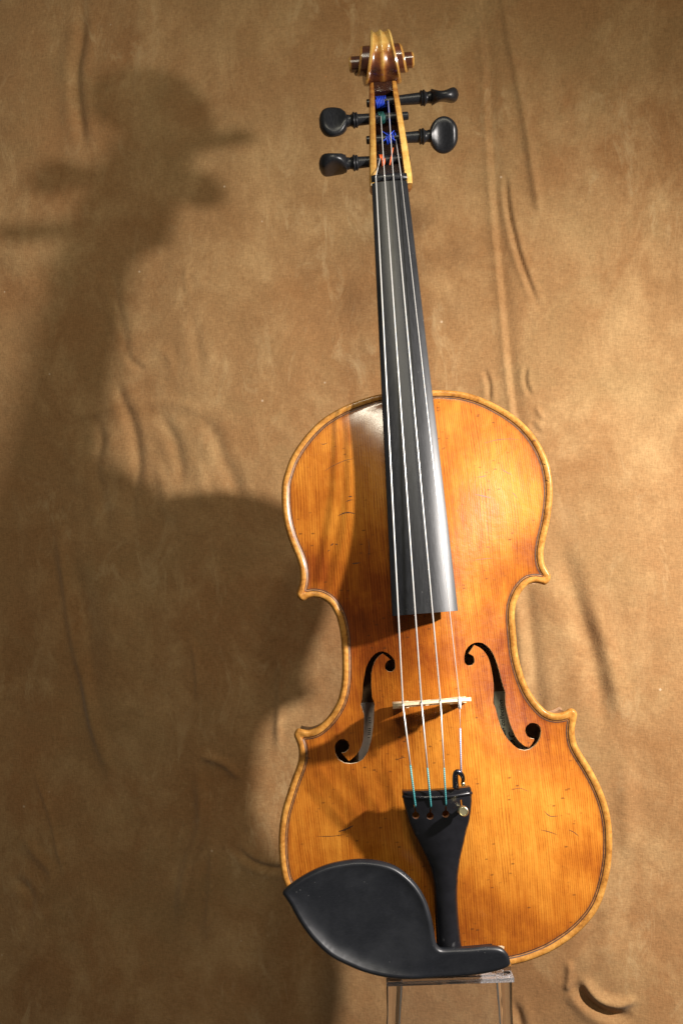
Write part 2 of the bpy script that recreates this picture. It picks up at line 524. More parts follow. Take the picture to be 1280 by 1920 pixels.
def fold(pts, width, amp, kind='ridge', fade=0.25):
    """pts in photo pixels on the cloth; width and amp in mm. ridge rises towards the room, crease sinks, step lifts one side."""
    global Hc
    L = catmull(wall_xz(pts), 5, False)
    lo = L.min(0) - width * 5 - 30; hi = L.max(0) + width * 5 + 30
    m_ = (P2[:, 0] > lo[0]) & (P2[:, 0] < hi[0]) & (P2[:, 1] > lo[1]) & (P2[:, 1] < hi[1])
    d, s, t = poly_signed(P2[m_], L)
    env = sst(0, fade, t) * sst(0, fade, 1 - t) if fade > 0 else 1.0
    if kind == 'ridge':
        h = amp * np.exp(-(d / width) ** 2)
    elif kind == 'crease':
        h = -amp * np.exp(-(d / width) ** 2) + 0.45 * amp * np.exp(-((d - 1.9 * width) / (1.3 * width)) ** 2)
    else:   # lip: sharp drop on the positive side, slow recovery
        h = np.where(s > 0, amp * np.exp(-(d / (width * 4)) ** 2) * sst(0, 1.0, d / width) * -1.0, amp * np.exp(-(d / (width * 2.2)) ** 2) * 0.6 * sst(0, 1, d / width))
    Hc[m_] += h * env

# left: puckers below a slack line
fold([(120, 790), (170, 775), (240, 760), (310, 755), (360, 765), (410, 790)], 5.04, 1.29)
fold([(165, 775), (182, 795), (188, 830), (178, 870), (190, 930), (200, 1000)], 5.04, 1.45, 'crease', 0.2)
fold([(215, 695), (225, 740), (245, 785), (255, 830), (258, 880), (245, 940), (240, 1010)], 5.35, 1.81, 'crease', 0.2)
fold([(290, 765), (315, 800), (335, 850), (345, 930)], 5.35, 1.37, 'crease', 0.3)
fold([(360, 770), (400, 810), (418, 860), (440, 910), (445, 960)], 6.30, 1.45, 'crease', 0.25)
fold([(205, 790), (215, 850), (230, 920)], 7.09, 1.29, 'ridge')
fold([(128, 800), (135, 860), (150, 930)], 7.88, 1.20, 'ridge')
fold([(290, 850), (305, 910), (315, 980)], 5.35, 1.20, 'ridge')
fold([(372, 850), (380, 900), (385, 960)], 6.30, 1.20, 'ridge')
fold([(235, 660), (250, 680), (275, 695)], 3.15, 0.81, 'crease')
fold([(255, 665), (290, 655), (318, 670), (328, 710)], 4.09, 0.72, 'ridge')
fold([(212, 500), (218, 560), (232, 620), (238, 680)], 4.09, 0.89, 'crease')
fold([(365, 570), (372, 660), (385, 740)], 5.51, 0.72, 'crease', 0.4)
fold([(350, 495), (353, 540), (365, 555)], 2.52, 0.53, 'ridge')
# long diagonal swags lower left
fold([(105, 960), (122, 1080), (148, 1240), (180, 1370), (215, 1490)], 5.5, 5.5, 'ridge')
fold([(60, 1430), (92, 1520), (112, 1600), (125, 1650)], 2.2, 1.8, 'ridge')
fold([(370, 1420), (380, 1540), (352, 1630), (330, 1760)], 6.0, 5.0, 'ridge')
fold([(400, 1560), (395, 1680), (380, 1780)], 4.0, 3.0, 'ridge')
fold([(370, 1415), (420, 1430), (455, 1465)], 3.5, 3.2, 'ridge')
fold([(435, 1585), (470, 1618), (510, 1632), (560, 1632)], 2.8, 2.4, 'crease', 0.3)
fold([(360, 1190), (372, 1270), (368, 1320)], 2.6, 2.2, 'ridge')
fold([(530, 1200), (525, 1300), (520, 1420)], 3.5, 2.5, 'ridge')
fold([(100, 1000), (160, 1200), (110, 1420)], 16, 5.0, 'crease', 0.4)
fold([(145, -20), (150, 60), (140, 150), (160, 300)], 5.0, 2.6, 'crease', 0.3)
fold([(40, 1560), (70, 1600), (100, 1640), (80, 1700)], 5.0, 2.4, 'ridge')
fold([(20, 1640), (60, 1680), (40, 1760)], 5.0, 2.0, 'crease')
# right: seam, long ridge, sharp crease
fold([(880, -60), (905, 60), (915, 250), (925, 400), (940, 560), (955, 720), (975, 860), (985, 1000)], 2.0, 2.6, 'lip', 0.05)
fold([(940, -60), (950, 40), (965, 120), (985, 230), (1003, 350), (1015, 420)], 3.6, 3.0, 'ridge', 0.12)
fold([(945, 310), (952, 390), (968, 465), (990, 530), (1014, 588)], 1.95, 2.45, 'crease', 0.25)
fold([(905, 690), (916, 720), (917, 760)], 1.72, 1.73, 'crease')
fold([(988, 685), (983, 710), (990, 735), (1002, 745)], 1.61, 1.73, 'crease')
fold([(1003, 760), (1010, 775), (1022, 788)], 1.6, 1.8, 'ridge')
fold([(995, 790), (1002, 805), (1015, 815)], 2.07, 1.30, 'crease')
fold([(982, 1060), (990, 1150), (998, 1240), (1010, 1350), (1015, 1420)], 6.32, 2.16, 'crease', 0.25)
fold([(960, 1080), (975, 1180), (985, 1300)], 5.0, 3.4, 'ridge')
fold([(1040, 980), (1075, 1110), (1110, 1230), (1128, 1330), (1135, 1420)], 8.05, 3.02, 'crease', 0.3)
fold([(1095, 1100), (1140, 1230), (1165, 1360)], 7.0, 2.6, 'ridge', 0.3)
fold([(1180, 1400), (1175, 1520), (1180, 1640)], 8.0, 3.2, 'ridge', 0.4)
fold([(1120, 1690), (1105, 1760), (1080, 1800)], 8.05, 2.16, 'crease', 0.4)
fold([(1068, 1800), (1065, 1840), (1058, 1860)], 2.6, 3.4, 'ridge')
fold([(1078, 1838), (1092, 1868), (1120, 1893), (1155, 1905), (1190, 1898)], 4.14, 4.4, 'crease', 0.25)
fold([(1085, 1825), (1120, 1868), (1160, 1880), (1200, 1870)], 3.4, 4.0, 'ridge', 0.25)
fold([(640, 370), (700, 400), (860, 380)], 10.35, 0.86, 'crease', 0.4)
fold([(960, 1870), (975, 1920), (980, 1980)], 3.45, 2.52, 'crease', 0.3)

Yw = WA + WB * GX.ravel() * 0.001 + WC * GZ.ravel() * 0.001
PV = np.stack([GX.ravel() * 0.001, Yw, GZ.ravel() * 0.001], 1) + WN * (Hc * 0.001)[:, None] + CAM
nr, nc = GX.shape
idx = np.arange(nr * nc).reshape(nr, nc)
quads = np.stack([idx[:-1, :-1], idx[:-1, 1:], idx[1:, 1:], idx[1:, :-1]], -1).reshape(-1, 4)
me = bpy.data.meshes.new("backdrop_cloth")
me.vertices.add(len(PV)); me.vertices.foreach_set("co", PV.ravel())
me.loops.add(quads.size); me.loops.foreach_set("vertex_index", quads.ravel().astype(np.int32))
me.polygons.add(len(quads)); me.polygons.foreach_set("loop_start", np.arange(0, quads.size, 4, dtype=np.int32))
me.polygons.foreach_set("loop_total", np.full(len(quads), 4, np.int32)) if hasattr(me.polygons[0], 'loop_total') and False else None
me.update(calc_edges=True)
me.polygons.foreach_set("use_smooth", np.ones(len(quads), bool))
me.materials.append(M['cloth'])
cloth = bpy.data.objects.new("backdrop_cloth", me)
col.objects.link(cloth)
cloth["kind"] = "structure"
cloth["label"] = "creased brown suede cloth hung as backdrop behind the violin"

# ------------------------------------------------------------------ violin
violin = bpy.data.objects.new("violin", None)
violin.empty_display_size = 0.05
violin.matrix_world = M_VIOLIN
col.objects.link(violin)
violin["label"] = "old amber varnished violin with black fittings standing before the brown cloth"
violin["category"] = "violin"

# outline, traced clockwise from the neck joint
R_SIDE = [(760, 733), (811, 730.6), (835, 730.6), (861, 733), (887, 739), (911, 748), (933, 759), (955, 772), (977, 788.6), (996.6, 809), (1012, 831), (1023, 853),
 (1030.5, 875), (1034.5, 897), (1036, 919), (1035, 943), (1030, 978), (1022.5, 1012), (1018.8, 1036), (1020.5, 1056), (1026, 1068), (1031.6, 1077), (1031.8, 1085),
 (1027.5, 1092), (1021.8, 1095.8), (1016, 1094), (1005, 1092), (994, 1093.6), (987, 1098), (977, 1110), (970, 1124), (966, 1139), (965, 1156), (966, 1174), (967.8, 1195),
 (970, 1219), (974, 1241), (981, 1266), (990, 1289), (1000.5, 1307), (1012.5, 1322), (1024.5, 1333), (1037, 1338), (1051, 1337.7), (1061.5, 1334), (1069, 1329.5), (1076.7, 1331),
 (1082, 1338.5), (1080.5, 1350), (1078, 1365), (1078, 1380), (1082, 1397), (1091, 1414), (1105, 1436), (1120, 1463), (1132, 1490), (1140.5, 1516), (1146, 1544),
 (1148, 1572), (1147.6, 1602), (1144.5, 1630), (1140, 1652), (1132, 1681), (1119.7, 1708.8), (1102, 1732.5), (1078, 1756), (1051.4, 1775), (1024.7, 1790), (990, 1803.5), (959.4, 1811), (910, 1819)]
L_SIDE = [(535.4, 1664), (529, 1645), (524.8, 1620), (522.6, 1593), (522.7, 1567), (525.7, 1538), (531, 1513), (539, 1487), (547.5, 1461), (555, 1442), (559.8, 1424), (560, 1407),
 (556.5, 1392.5), (551.6, 1381), (552.5, 1374), (558.5, 1367), (566.5, 1368.9), (578.6, 1369.8), (592.6, 1365), (607, 1353.5), (621, 1336.8), (632.5, 1316), (638.6, 1295), (641.5, 1271),
 (642, 1243), (640.8, 1213), (638, 1186), (632.3, 1160), (627.7, 1149.5), (621.6, 1138), (613, 1128.7), (601, 1122), (588, 1119.8), (576, 1121.6), (570, 1125.4), (564.5, 1125.5), (558.6, 1120), (556.2, 1113),
 (558.6, 1104.5), (561.8, 1092), (562.7, 1076), (559.8, 1058), (554, 1041), (546.2, 1023), (538.2, 1001), (532, 975), (528.5, 947), (528, 921), (530, 900), (540, 868), (548, 851), (560, 832),
 (577, 810.5), (601, 787), (627, 770), (654, 756.5), (686, 745), (714, 738)]
RL = locs(R_SIDE); LL = locs(L_SIDE)
cx = 0.5 * (RL[:, 0].max() + LL[:, 0].min())
# the part of the lower bout hidden by the chin rest mirrors the right side
tail = RL[RL[:, 1] < LL[0, 1] - 4]
mir = np.stack([2 * (cx) - tail[:, 0], tail[:, 1]], 1)[::-1]
mir = mir[mir[:, 0] > LL[0, 0] + 1.0]
ctl = np.vstack([RL, [[cx, V_BASE]], mir, LL])
OUT = resample(catmull(ctl, 8), 1.1)
if ((np.roll(OUT, -1, 0) - OUT)[:, 0] * (np.roll(OUT, -1, 0) + OUT)[:, 1]).sum() > 0:
    OUT = OUT[::-1]                       # counter-clockwise
def normals_in(P):
    t = np.roll(P, -1, 0) - np.roll(P, 1, 0); t /= np.linalg.norm(t, axis=1)[:, None]
    return np.stack([-t[:, 1], t[:, 0]], 1)
ON = normals_in(OUT)

def offset_curve(d, tol=0.12):
    q = OUT + ON * d
    ok = inside(q, OUT) & (dist_poly(q, OUT) > d - tol)
    return q, ok

# arching: membrane solution on a 2 mm grid shaped to a long arch
v0, v1 = OUT[:, 1].min(), OUT[:, 1].max()
u0, u1 = OUT[:, 0].min(), OUT[:, 0].max()
GS = 2.0
ugr = np.arange(u0 - 4, u1 + 6, GS); vgr = np.arange(v0 - 4, v1 + 6, GS)
UU, VV = np.meshgrid(ugr, vgr)
GP = np.stack([UU.ravel(), VV.ravel()], 1)
ins = inside(GP, OUT); dg = np.where(ins, dist_poly(GP, OUT), 0.0)
mask = (dg > 4.0).reshape(UU.shape)
phi = np.zeros(UU.shape)
phi[mask] = 500
for it in range(2600):
    q = 0.25 * (np.roll(phi, 1, 0) + np.roll(phi, -1, 0) + np.roll(phi, 1, 1) + np.roll(phi, -1, 1)) + GS * GS * 0.25
    phi = np.where(mask, phi + 1.0 * (q - phi), 0.0)
axis_u = cx
ic = int(round((axis_u - ugr[0]) / GS))
pax = phi[:, ic - 1:ic + 2].mean(1)
tv = (vgr - 0.5 * (v0 + v1)) / (0.5 * (v1 - v0) - 4.0)
Hl = 15.5 * np.clip(1 - np.abs(tv) ** 2.5, 0, 1)
ratio = np.clip(phi / np.maximum(pax[:, None], 1e-3), 0, 1.15)
ARCH = Hl[:, None] * 0.5 * (1 + np.cos(np.pi * np.sqrt(np.clip(1 - ratio, 0, 1))))
for _ in range(2):
    ARCH = (ARCH + np.roll(ARCH, 1, 0) + np.roll(ARCH, -1, 0) + np.roll(ARCH, 1, 1) + np.roll(ARCH, -1, 1)) / 5

def arch_at(P):
    x = (P[:, 0] - ugr[0]) / GS; y = (P[:, 1] - vgr[0]) / GS
    i = np.clip(np.floor(x).astype(int), 0, len(ugr) - 2); k = np.clip(np.floor(y).astype(int), 0, len(vgr) - 2)
    fx = x - i; fy = y - k
    return (ARCH[k, i] * (1 - fx) + ARCH[k, i + 1] * fx) * (1 - fy) + (ARCH[k + 1, i] * (1 - fx) + ARCH[k + 1, i + 1] * fx) * fy

def plate_h(P, d=None):
    P = np.asarray(P, float)
    if d is None:
        d = np.where(inside(P, OUT), dist_poly(P, OUT), 0)
    bead = np.where(d < 1.4, -1.5 * (1 - d / 1.4) ** 2, 0.0) - 1.3 * sst(2.4, 5.2, d)
    return bead + arch_at(P) * sst(4.2, 9.0, d) + 0.35 * sst(4.2, 15, d)

# f-holes
FH_R = [(75, 300), (90, 230), (120, 180), (165, 140), (215, 115), (270, 108), (330, 115), (390, 150), (440, 200), (480, 260), (520, 350), (550, 440), (575, 530), (605, 650), (636, 760), (656, 815), (654, 900), (660, 1000),
 (680, 1100), (710, 1220), (750, 1330), (800, 1440), (850, 1510), (920, 1570), (985, 1597), (1030, 1540), (1066, 1474), (1010, 1465), (960, 1430), (935, 1380), (930, 1340), (950, 1290), (1000, 1250), (1050, 1243),
 (1110, 1262), (1150, 1310), (1160, 1370), (1150, 1440), (1120, 1510), (1070, 1570), (1000, 1620), (930, 1637), (850, 1620), (780, 1570), (700, 1490), (640, 1410), (590, 1310), (555, 1200), (530, 1100), (512, 1030), (482, 965),
 (484, 900), (490, 800), (487, 700), (475, 600), (455, 480), (435, 390), (400, 300), (350, 230), (290, 180), (215, 146), (180, 200), (136, 268), (170, 280), (205, 305), (222, 345), (220, 390), (195, 425), (150, 440), (110, 430), (82, 400), (72, 350)]
FH_R = [(860 + x / 7.53, 1190 + y / 7.53) for x, y in FH_R]
FH_L = [(741, 1247.5), (739.4, 1237.5), (733.7, 1230), (726, 1224), (717.5, 1221), (710, 1222), (702.5, 1226), (695, 1234), (688.7, 1245), (685, 1255), (682, 1272.5), (680, 1285), (679.4, 1300), (678.4, 1312), (675.8, 1320.6), (679, 1330),
 (682, 1340), (682.3, 1356), (681.6, 1375), (680.6, 1386), (678.2, 1397.5), (673.7, 1407.5), (666, 1417), (660, 1422.5), (654, 1427), (639.5, 1411.7), (647, 1411), (653, 1405.5), (655, 1398.5), (652, 1390.5), (645, 1385.7), (637, 1386.4), (630, 1392),
 (627, 1401), (629, 1414), (634.6, 1424), (645, 1430.7), (657.7, 1432.5), (670, 1430), (680, 1424), (685.5, 1416), (690, 1407.5), (693.7, 1395), (697.5, 1379), (700, 1356), (701, 1333), (702.3, 1321), (697.5, 1307.5), (696, 1287.5), (696, 1262.5),
 (698.7, 1250), (703.7, 1238), (710, 1230.5), (717, 1225.3), (732, 1236.8), (726, 1239), (722.5, 1244), (721, 1250), (722.5, 1255.6), (727.5, 1259), (732.5, 1260), (737.5, 1258), (740.6, 1253)]
def to_plate(pts):
    """pixel -> (u,v) on the arched plate"""
    w = np.full(len(pts), 9.0)
    for _ in range(4):
        q = np.array([loc_(p[0], p[1], ww) for p, ww in zip(pts, w)])
        w = plate_h(q)
    return q
FLOOPS = []
for fh in (FH_R, FH_L):
    FLOOPS.append(resample(to_plate(fh), 0.85))

# belly triangulation
extra = []
for dd in (0.45, 0.9, 1.5, 2.4, 3.3, 4.0, 4.8, 5.8, 7.2):
    q, ok = offset_curve(dd)
    extra.append(q[ok][::(1 if dd < 5 else 2)])
gxx, gyy = np.meshgrid(np.arange(u0, u1, 1.75), np.arange(v0, v1, 1.75))
gp = np.stack([gxx.ravel(), gyy.ravel()], 1) + rng.uniform(-0.2, 0.2, (gxx.size, 2))
gp = gp[inside(gp, OUT)]
gp = gp[dist_poly(gp, OUT) > 8.4]
extra.append(gp)
extra = np.vstack(extra)
keep = np.ones(len(extra), bool)
for lp in FLOOPS:
    keep &= ~inside(extra, lp) & (dist_poly(extra, lp) > 0.6)
extra = extra[keep]
BV, BF, ids = cdt([OUT] + FLOOPS, extra)
bd = dist_poly(BV, OUT)
bd[:len(OUT)] = 0
bz = plate_h(BV, bd)
fz_i = [i for lst in ids[1:] for i in lst]

# varnish tone (wear): + dark red brown, - bare gold; pixel, radius mm, amount
TONES = [((700, 1130), 34, .34), ((660, 1220), 22, .18), ((800, 1210), 34, .12), ((960, 1240), 24, .26), ((985, 1330), 26, .24), ((1000, 1050), 20, .22), ((600, 1060), 16, .22), ((590, 950), 14, .10),
 ((760, 1300), 30, .08), ((940, 1080), 18, .14), ((900, 1775), 40, .20), ((1000, 1770), 30, .05), ((1060, 1400), 22, .16), ((590, 1400), 18, .14), ((660, 1330), 24, .14), ((880, 940), 10, .14), ((850, 1080), 12, .10), ((1010, 860), 12, .16), ((905, 1330), 24, .08),
 ((880, 860), 34, -.06), ((960, 950), 22, -.10), ((900, 980), 30, -.04), ((980, 1500), 48, -.14), ((1080, 1570), 34, -.06), ((900, 1560), 30, -.12), ((620, 900), 36, -.06), ((700, 900), 30, -.08), ((590, 1560), 34, -.02), ((870, 1130), 16, -.16), ((770, 1300), 12, -.06), ((720, 1360), 16, .10), ((1110, 1480), 14, .12), ((1120, 1620), 14, .10), ((840, 1390), 30, -.08)]
tone = np.full(len(BV), 0.425)
for (p, r, a) in TONES:
    c = to_plate([p])[0]
    tone += 0.8 * a * np.exp(-((BV - c) ** 2).sum(1) / (r * r))
gloss = np.zeros(len(BV))
for (p, r, a) in [((692, 795), 18, 1.0), ((845, 790), 20, 1.0), ((1000, 1415), 12, .4), ((900, 790), 16, .2)]:
    c = to_plate([p])[0]
    gloss += a * np.exp(-((BV - c) ** 2).sum(1) / (r * r))
gl = gloss.tolist()
# outer edge wall and underside lip
nv = len(BV)
no = len(OUT)
verts = np.column_stack([BV, bz]).tolist()
faces = BF.tolist()
mids = [0] * len(faces)
ed = bd.tolist(); tn = tone.tolist()
low = []
for k_, (dz, inn) in enumerate(((-2.9, -0.25), (-4.2, 0.2), (-4.6, 1.0), (-4.6, 3.4))):
    b = len(verts)
    q = OUT + ON * inn
    verts += np.column_stack([q, np.full(no, dz)]).tolist()
    gl += [0.0] * no; ed += [0.0] * no; tn += [0.45 + 0.1 * k_] * no
    prev = ids[0] if k_ == 0 else low
    cur = list(range(b, b + no))
    for i in range(no):
        j = (i + 1) % no
        faces.append((prev[j], prev[i], cur[i], cur[j])); mids.append(0)
    low = cur
# f-hole walls (the plate is 3 mm thick)
for li, lst in enumerate(ids[1:]):
    n_ = len(lst)
    b = len(verts)
    verts += [[BV[i][0], BV[i][1], bz[i]] for i in lst]
    b2 = len(verts)
    verts += [[BV[i][0], BV[i][1], bz[i] - 3.0] for i in lst]
    gl += [0.0] * (2 * n_); ed += [20.0] * (2 * n_); tn += [0.5] * (2 * n_)
    for i in range(n_):
        j = (i + 1) % n_
        faces.append((b + i, b + j, b2 + j, b2 + i)); mids.append(1)
top_plate = make("top_plate", np.array(verts), faces, [M['spruce'], M['raw_edge']], violin, midx=mids, attrs={"edge_mm": ed, "tone": tn, "gloss": gl})
top_plate["label"] = "amber spruce top with long straight grain, scratches and f holes"

# purfling: black / pale / black inlay lines following the edge
def purfling_line(d0, d1, lift, mat, dm=4.6):
    q, ok = offset_curve(dm, 0.10)
    runs = q[ok]
    # break nothing: corners close by themselves
    P = resample(runs, 1.0)
    for _ in range(2):
        P = 0.25 * np.roll(P, 1, 0) + 0.5 * P + 0.25 * np.roll(P, -1, 0)
    N = normals_in(P)
    a = P + N * (d0 - dm); b = P + N * (d1 - dm)
    ha = plate_h(a) + lift; hb = plate_h(b) + lift
    n_ = len(P)
    V = np.vstack([np.column_stack([a, ha]), np.column_stack([b, hb])])
    F_ = [(i, (i + 1) % n_, n_ + (i + 1) % n_, n_ + i) for i in range(n_)]
    return make("purfling_line", V, F_, mat, top_plate)
purfling_line(3.95, 4.45, 0.10, M['dark_line'])
purfling_line(4.40, 5.05, 0.07, M['pale_line'])
purfling_line(5.00, 5.55, 0.10, M['dark_line'])

# scratches in the varnish: slim slivers just proud of the surface
SCR = [([(568, 1557), (572, 1553), (683, 1548)], 0.0), ]
def scratch(pts, width):
    L = resample(catmull(to_plate(pts), 6, False), 0.8, False)
    n_ = len(L)
    t = np.gradient(L, axis=0); t /= np.linalg.norm(t, axis=1)[:, None] + 1e-9
    nn = np.stack([-t[:, 1], t[:, 0]], 1)
    wd = width * (0.25 + 0.75 * np.sin(np.pi * np.linspace(0.04, 0.96, n_))) * rng.uniform(0.6, 1.15, n_)
    a = L + nn * wd[:, None] * 0.5; b = L - nn * wd[:, None] * 0.5
    V = np.vstack([np.column_stack([a, plate_h(a) + 0.05]), np.column_stack([b, plate_h(b) + 0.05])])
    F_ = [(i, n_ + i, n_ + i + 1, i + 1) for i in range(n_ - 1)]
    make("scratch", V, F_, M['scratch'], top_plate)
for pts, wd in [([(635, 1559), (648, 1555), (662, 1548)], 1.1), ([(594, 1568), (620, 1568), (645, 1565)], .45), ([(634, 967), (645, 962), (655, 961), (665, 963)], .9), ([(648, 941), (655, 938), (661, 937)], .7), ([(653, 931), (660, 931)], .8),
 ([(660, 1057), (668, 1056), (675, 1055)], .9), ([(610, 882), (625, 873), (645, 864), (663, 860)], .40), ([(601, 832), (607, 833), (614, 830)], .5), ([(907, 831), (930, 825), (952, 823), (972, 824)], .40), ([(890, 927), (905, 930), (920, 934)], .7),
 ([(895, 894), (903, 894), (911, 891)], .6), ([(620, 1023), (625, 1019)], .9), ([(628, 1020), (633, 1021)], .7), ([(614, 1034), (618, 1031)], .6), ([(1019, 1520), (1030, 1530), (1045, 1530)], .5), ([(1013, 1556), (1030, 1560), (1043, 1565)], .45),
 ([(1066, 1556), (1076, 1561), (1084, 1568)], .45), ([(890, 1050), (905, 1048), (922, 1047)], .4), ([(960, 923), (966, 930), (969, 934)], .5), ([(1000, 826), (1004, 824)], .6), ([(1018, 869), (1022, 872)], .6), ([(1022, 900), (1028, 903)], .6), ([(745, 1424), (752, 1421), (760, 1420)], .5),
 ([(940, 880), (950, 886), (958, 890)], .5), ([(960, 1480), (975, 1478), (990, 1484)], .35), ([(618, 1625), (625, 1620)], .6), ([(1010, 1300), (1014, 1304)], .5), ([(690, 1010), (692, 1030), (690, 1046)], .4)]:
    scratch(pts, wd)

# ribs and back
mb = MB()
q_in = OUT + ON * 3.2
V = []
for z_ in (-4.5, -12, -20, -28, -36.5):
    V += np.column_stack([q_in, np.full(no, z_)]).tolist()
mb.add(V, grid_faces(5, no, True))
rb = make("rib", np.array(mb.v), mb.f, M['maple'], violin, attrs={"tone": np.full(len(mb.v), 0.52)})
bo = OUT[::2] + ON[::2] * 1.6; bn = ON[::2]
bx, by = np.meshgrid(np.arange(u0, u1, 7), np.arange(v0, v1, 7))
bp = np.stack([bx.ravel(), by.ravel()], 1); bp = bp[inside(bp, OUT)]; bp = bp[dist_poly(bp, OUT) > 5]
KV, KF, kid = cdt([bo], bp)
kd = np.maximum(dist_poly(KV, OUT) - 1.55, 0)
kz = -37.0 - 2.6 - arch_at(KV) * sst(3, 15, kd) * 0.9
n1 = len(KV); nb = len(bo)
V = np.vstack([np.column_stack([KV, np.full(n1, -36.8)]), np.column_stack([KV, np.where(kd < 0.1, -40.0, kz - 1.0)])])
F_ = KF.tolist() + [tuple(f[::-1] + n1) for f in KF]
mi = [1] * len(KF) + [0] * len(KF)
for i in range(nb):
    j = (i + 1) % nb
    F_.append((i, n1 + i, n1 + j, j)); mi.append(0)
make("back_plate", V, F_, [M['maple'], M['inner']], violin, midx=mi, attrs={"tone": np.full(len(V), 0.5)}, angle=50)

# paper labels on the inside of the back
def text_mesh(body, size, name, mat, parent, u, v, w, rot, shear=0.0, bold=0.0):
    cu = bpy.data.curves.new(name, 'FONT')
    cu.body = body; cu.size = size; cu.shear = shear; cu.offset = bold; cu.space_character = 1.06
    o = bpy.data.objects.new(name, cu)
    col.objects.link(o)
    dg_ = bpy.context.evaluated_depsgraph_get()
    me_ = bpy.data.meshes.new_from_object(o.evaluated_get(dg_))
    bpy.data.objects.remove(o); bpy.data.curves.remove(cu)
    me_.transform(Matrix.Translation((u * .001, (v - V_BASE) * .001, w * .001)) @ Matrix.Rotation(rot, 4, 'Z'))
    me_.materials.clear(); me_.materials.append(mat)
    o = bpy.data.objects.new(name, me_)
    col.objects.link(o); o.parent = parent
    return o
def label_card(corners_px, mat, w=-36.4):
    q = locs(corners_px, w)
    V = [(p[0], p[1], w + 0.15) for p in q] + [(p[0], p[1], w - 0.15) for p in q]
    return make("paper_label", np.array(V), [(3, 2, 1, 0), (4, 5, 6, 7), (0, 1, 5, 4), (1, 2, 6, 5), (2, 3, 7, 6), (3, 0, 4, 7)], mat, violin, smooth=False)
lab = label_card([(925, 1297), (985, 1292), (985, 1420), (929, 1425)], M['paper'])
lab["label"] = "cream printed paper label inside the right f hole"
WL = -36.1
p = loc_(948.5, 1386, WL)
text_mesh("nein collection", 0.0040, "lettering", M['ink'], lab, p[0], p[1], WL, math.radians(90), 0.30, 0.00006)
p = loc_(965, 1399, WL)
text_mesh("D.C.", 0.0050, "lettering", M['ink'], lab, p[0], p[1], WL, math.radians(90), 0.30, 0.00008)
lab2 = label_card([(672, 1318), (712, 1316), (712, 1440), (672, 1442)], M['paper2'])
lab2["label"] = "greyish paper label inside the left f hole"
mk = MB()
for (x, y, hgt) in [(692.5, 1346, 5), (693, 1351, 4), (693, 1355, 5), (692.6, 1366, 6), (692.4, 1369.5, 6), (692.2, 1373, 6), (692, 1376.5, 6), (691, 1383, 4)]:
    c = loc_(x, y, WL)
    mk.add([(c[0] - hgt * .16, c[1] - .22, WL), (c[0] + hgt * .16, c[1] - .22, WL), (c[0] + hgt * .16, c[1] + .22, WL), (c[0] - hgt * .16, c[1] + .22, WL)], [(0, 1, 2, 3)])
mk.build("lettering", M['ink'], lab2, smooth=False)

# fingerboard
def fb_w(v, vn, ve):                         # centre line height
    return 5.2 + (31.5 - 5.2) * (v - vn) / (ve - vn)
nutL, nutR = loc_(696.5, 341, 3.6), loc_(763.5, 341, 3.6)
endL, endR = loc_(735, 1153, 26.0), loc_(858.5, 1147, 26.0)
NUT_V = 0.5 * (nutL[1] + nutR[1]); END_V = 0.5 * (endL[1] + endR[1])
NUT_C = 0.5 * (nutL[0] + nutR[0]); END_C = 0.5 * (endL[0] + endR[0])
NUT_H = 0.5 * (nutR[0] - nutL[0]); END_H = 0.5 * (endR[0] - endL[0])
def fb_at(v):
    t = (v - NUT_V) / (END_V - NUT_V)
    return NUT_C + (END_C - NUT_C) * t, NUT_H + (END_H - NUT_H) * t, fb_w(v, NUT_V, END_V)
V = []; nsec = 40; ncs = 29
for i in range(nsec):
    v = NUT_V + (END_V - NUT_V) * i / (nsec - 1)
    c, hw, wt = fb_at(v)
    R = 42.0
    sag = R - math.sqrt(R * R - hw * hw)
    row = []
    for j in range(17):                      # playing surface
        x = -hw + 2 * hw * j / 16
        row.append((c + x * 0.992, v, wt - (R - math.sqrt(R * R - x * x)) - (0.35 if j in (0, 16) else 0)))
    row.append((c + hw, v, wt - sag - 1.0))
    row.append((c + hw, v, wt - sag - 5.0))
    for j in range(1, 9):                    # hollow underside
        x = hw - 2 * hw * j / 9
        row.append((c + x, v, wt - sag - 5.0 + (2.6 * (1 - (x / hw) ** 2) if v < NUT_V - 140 else 0.0)))
    row.append((c - hw, v, wt - sag - 5.0))
    row.append((c - hw, v, wt - sag - 1.0))
    V += row
nrow = len(row)
F_ = [tuple(q[::-1]) for q in grid_faces(nsec, nrow, True)]
F_.append(tuple(range(nrow))); F_.append(tuple((nsec - 1) * nrow + j for j in reversed(range(nrow))))
make("fingerboard", np.array(V), F_, M['ebony_board'], violin, angle=40)

# nut
mb = MB()
V = []
for (dv, top) in ((0.6, 0.0), (1.2, 0.9), (2.5, 1.35), (4.2, 1.2), (5.4, 0.2), (5.6, -5.0)):
    c, hw, wt = fb_at(NUT_V)
    for j in range(13):
        x = -hw + 2 * hw * j / 12
        V.append((c + x * 1.0, NUT_V + dv, wt + top - (x * x) / 84 - (0.5 if j in (0, 12) else 0)))
mb.add(V, [tuple(q[::-1]) for q in grid_faces(6, 13)])
c, hw, wt = fb_at(NUT_V)
for s in (-1, 1):
    k = 0 if s < 0 else 12
    vs_ = [V[i * 13 + k] for i in range(6)]
    lowv = [(p[0], p[1], wt - 6.5) for p in vs_]
    for i in range(5):
        mb.add([vs_[i], vs_[i + 1], lowv[i + 1], lowv[i]], [(0, 1, 2, 3) if s > 0 else (3, 2, 1, 0)])
mb.build("nut", M['ebony'], violin, angle=50)

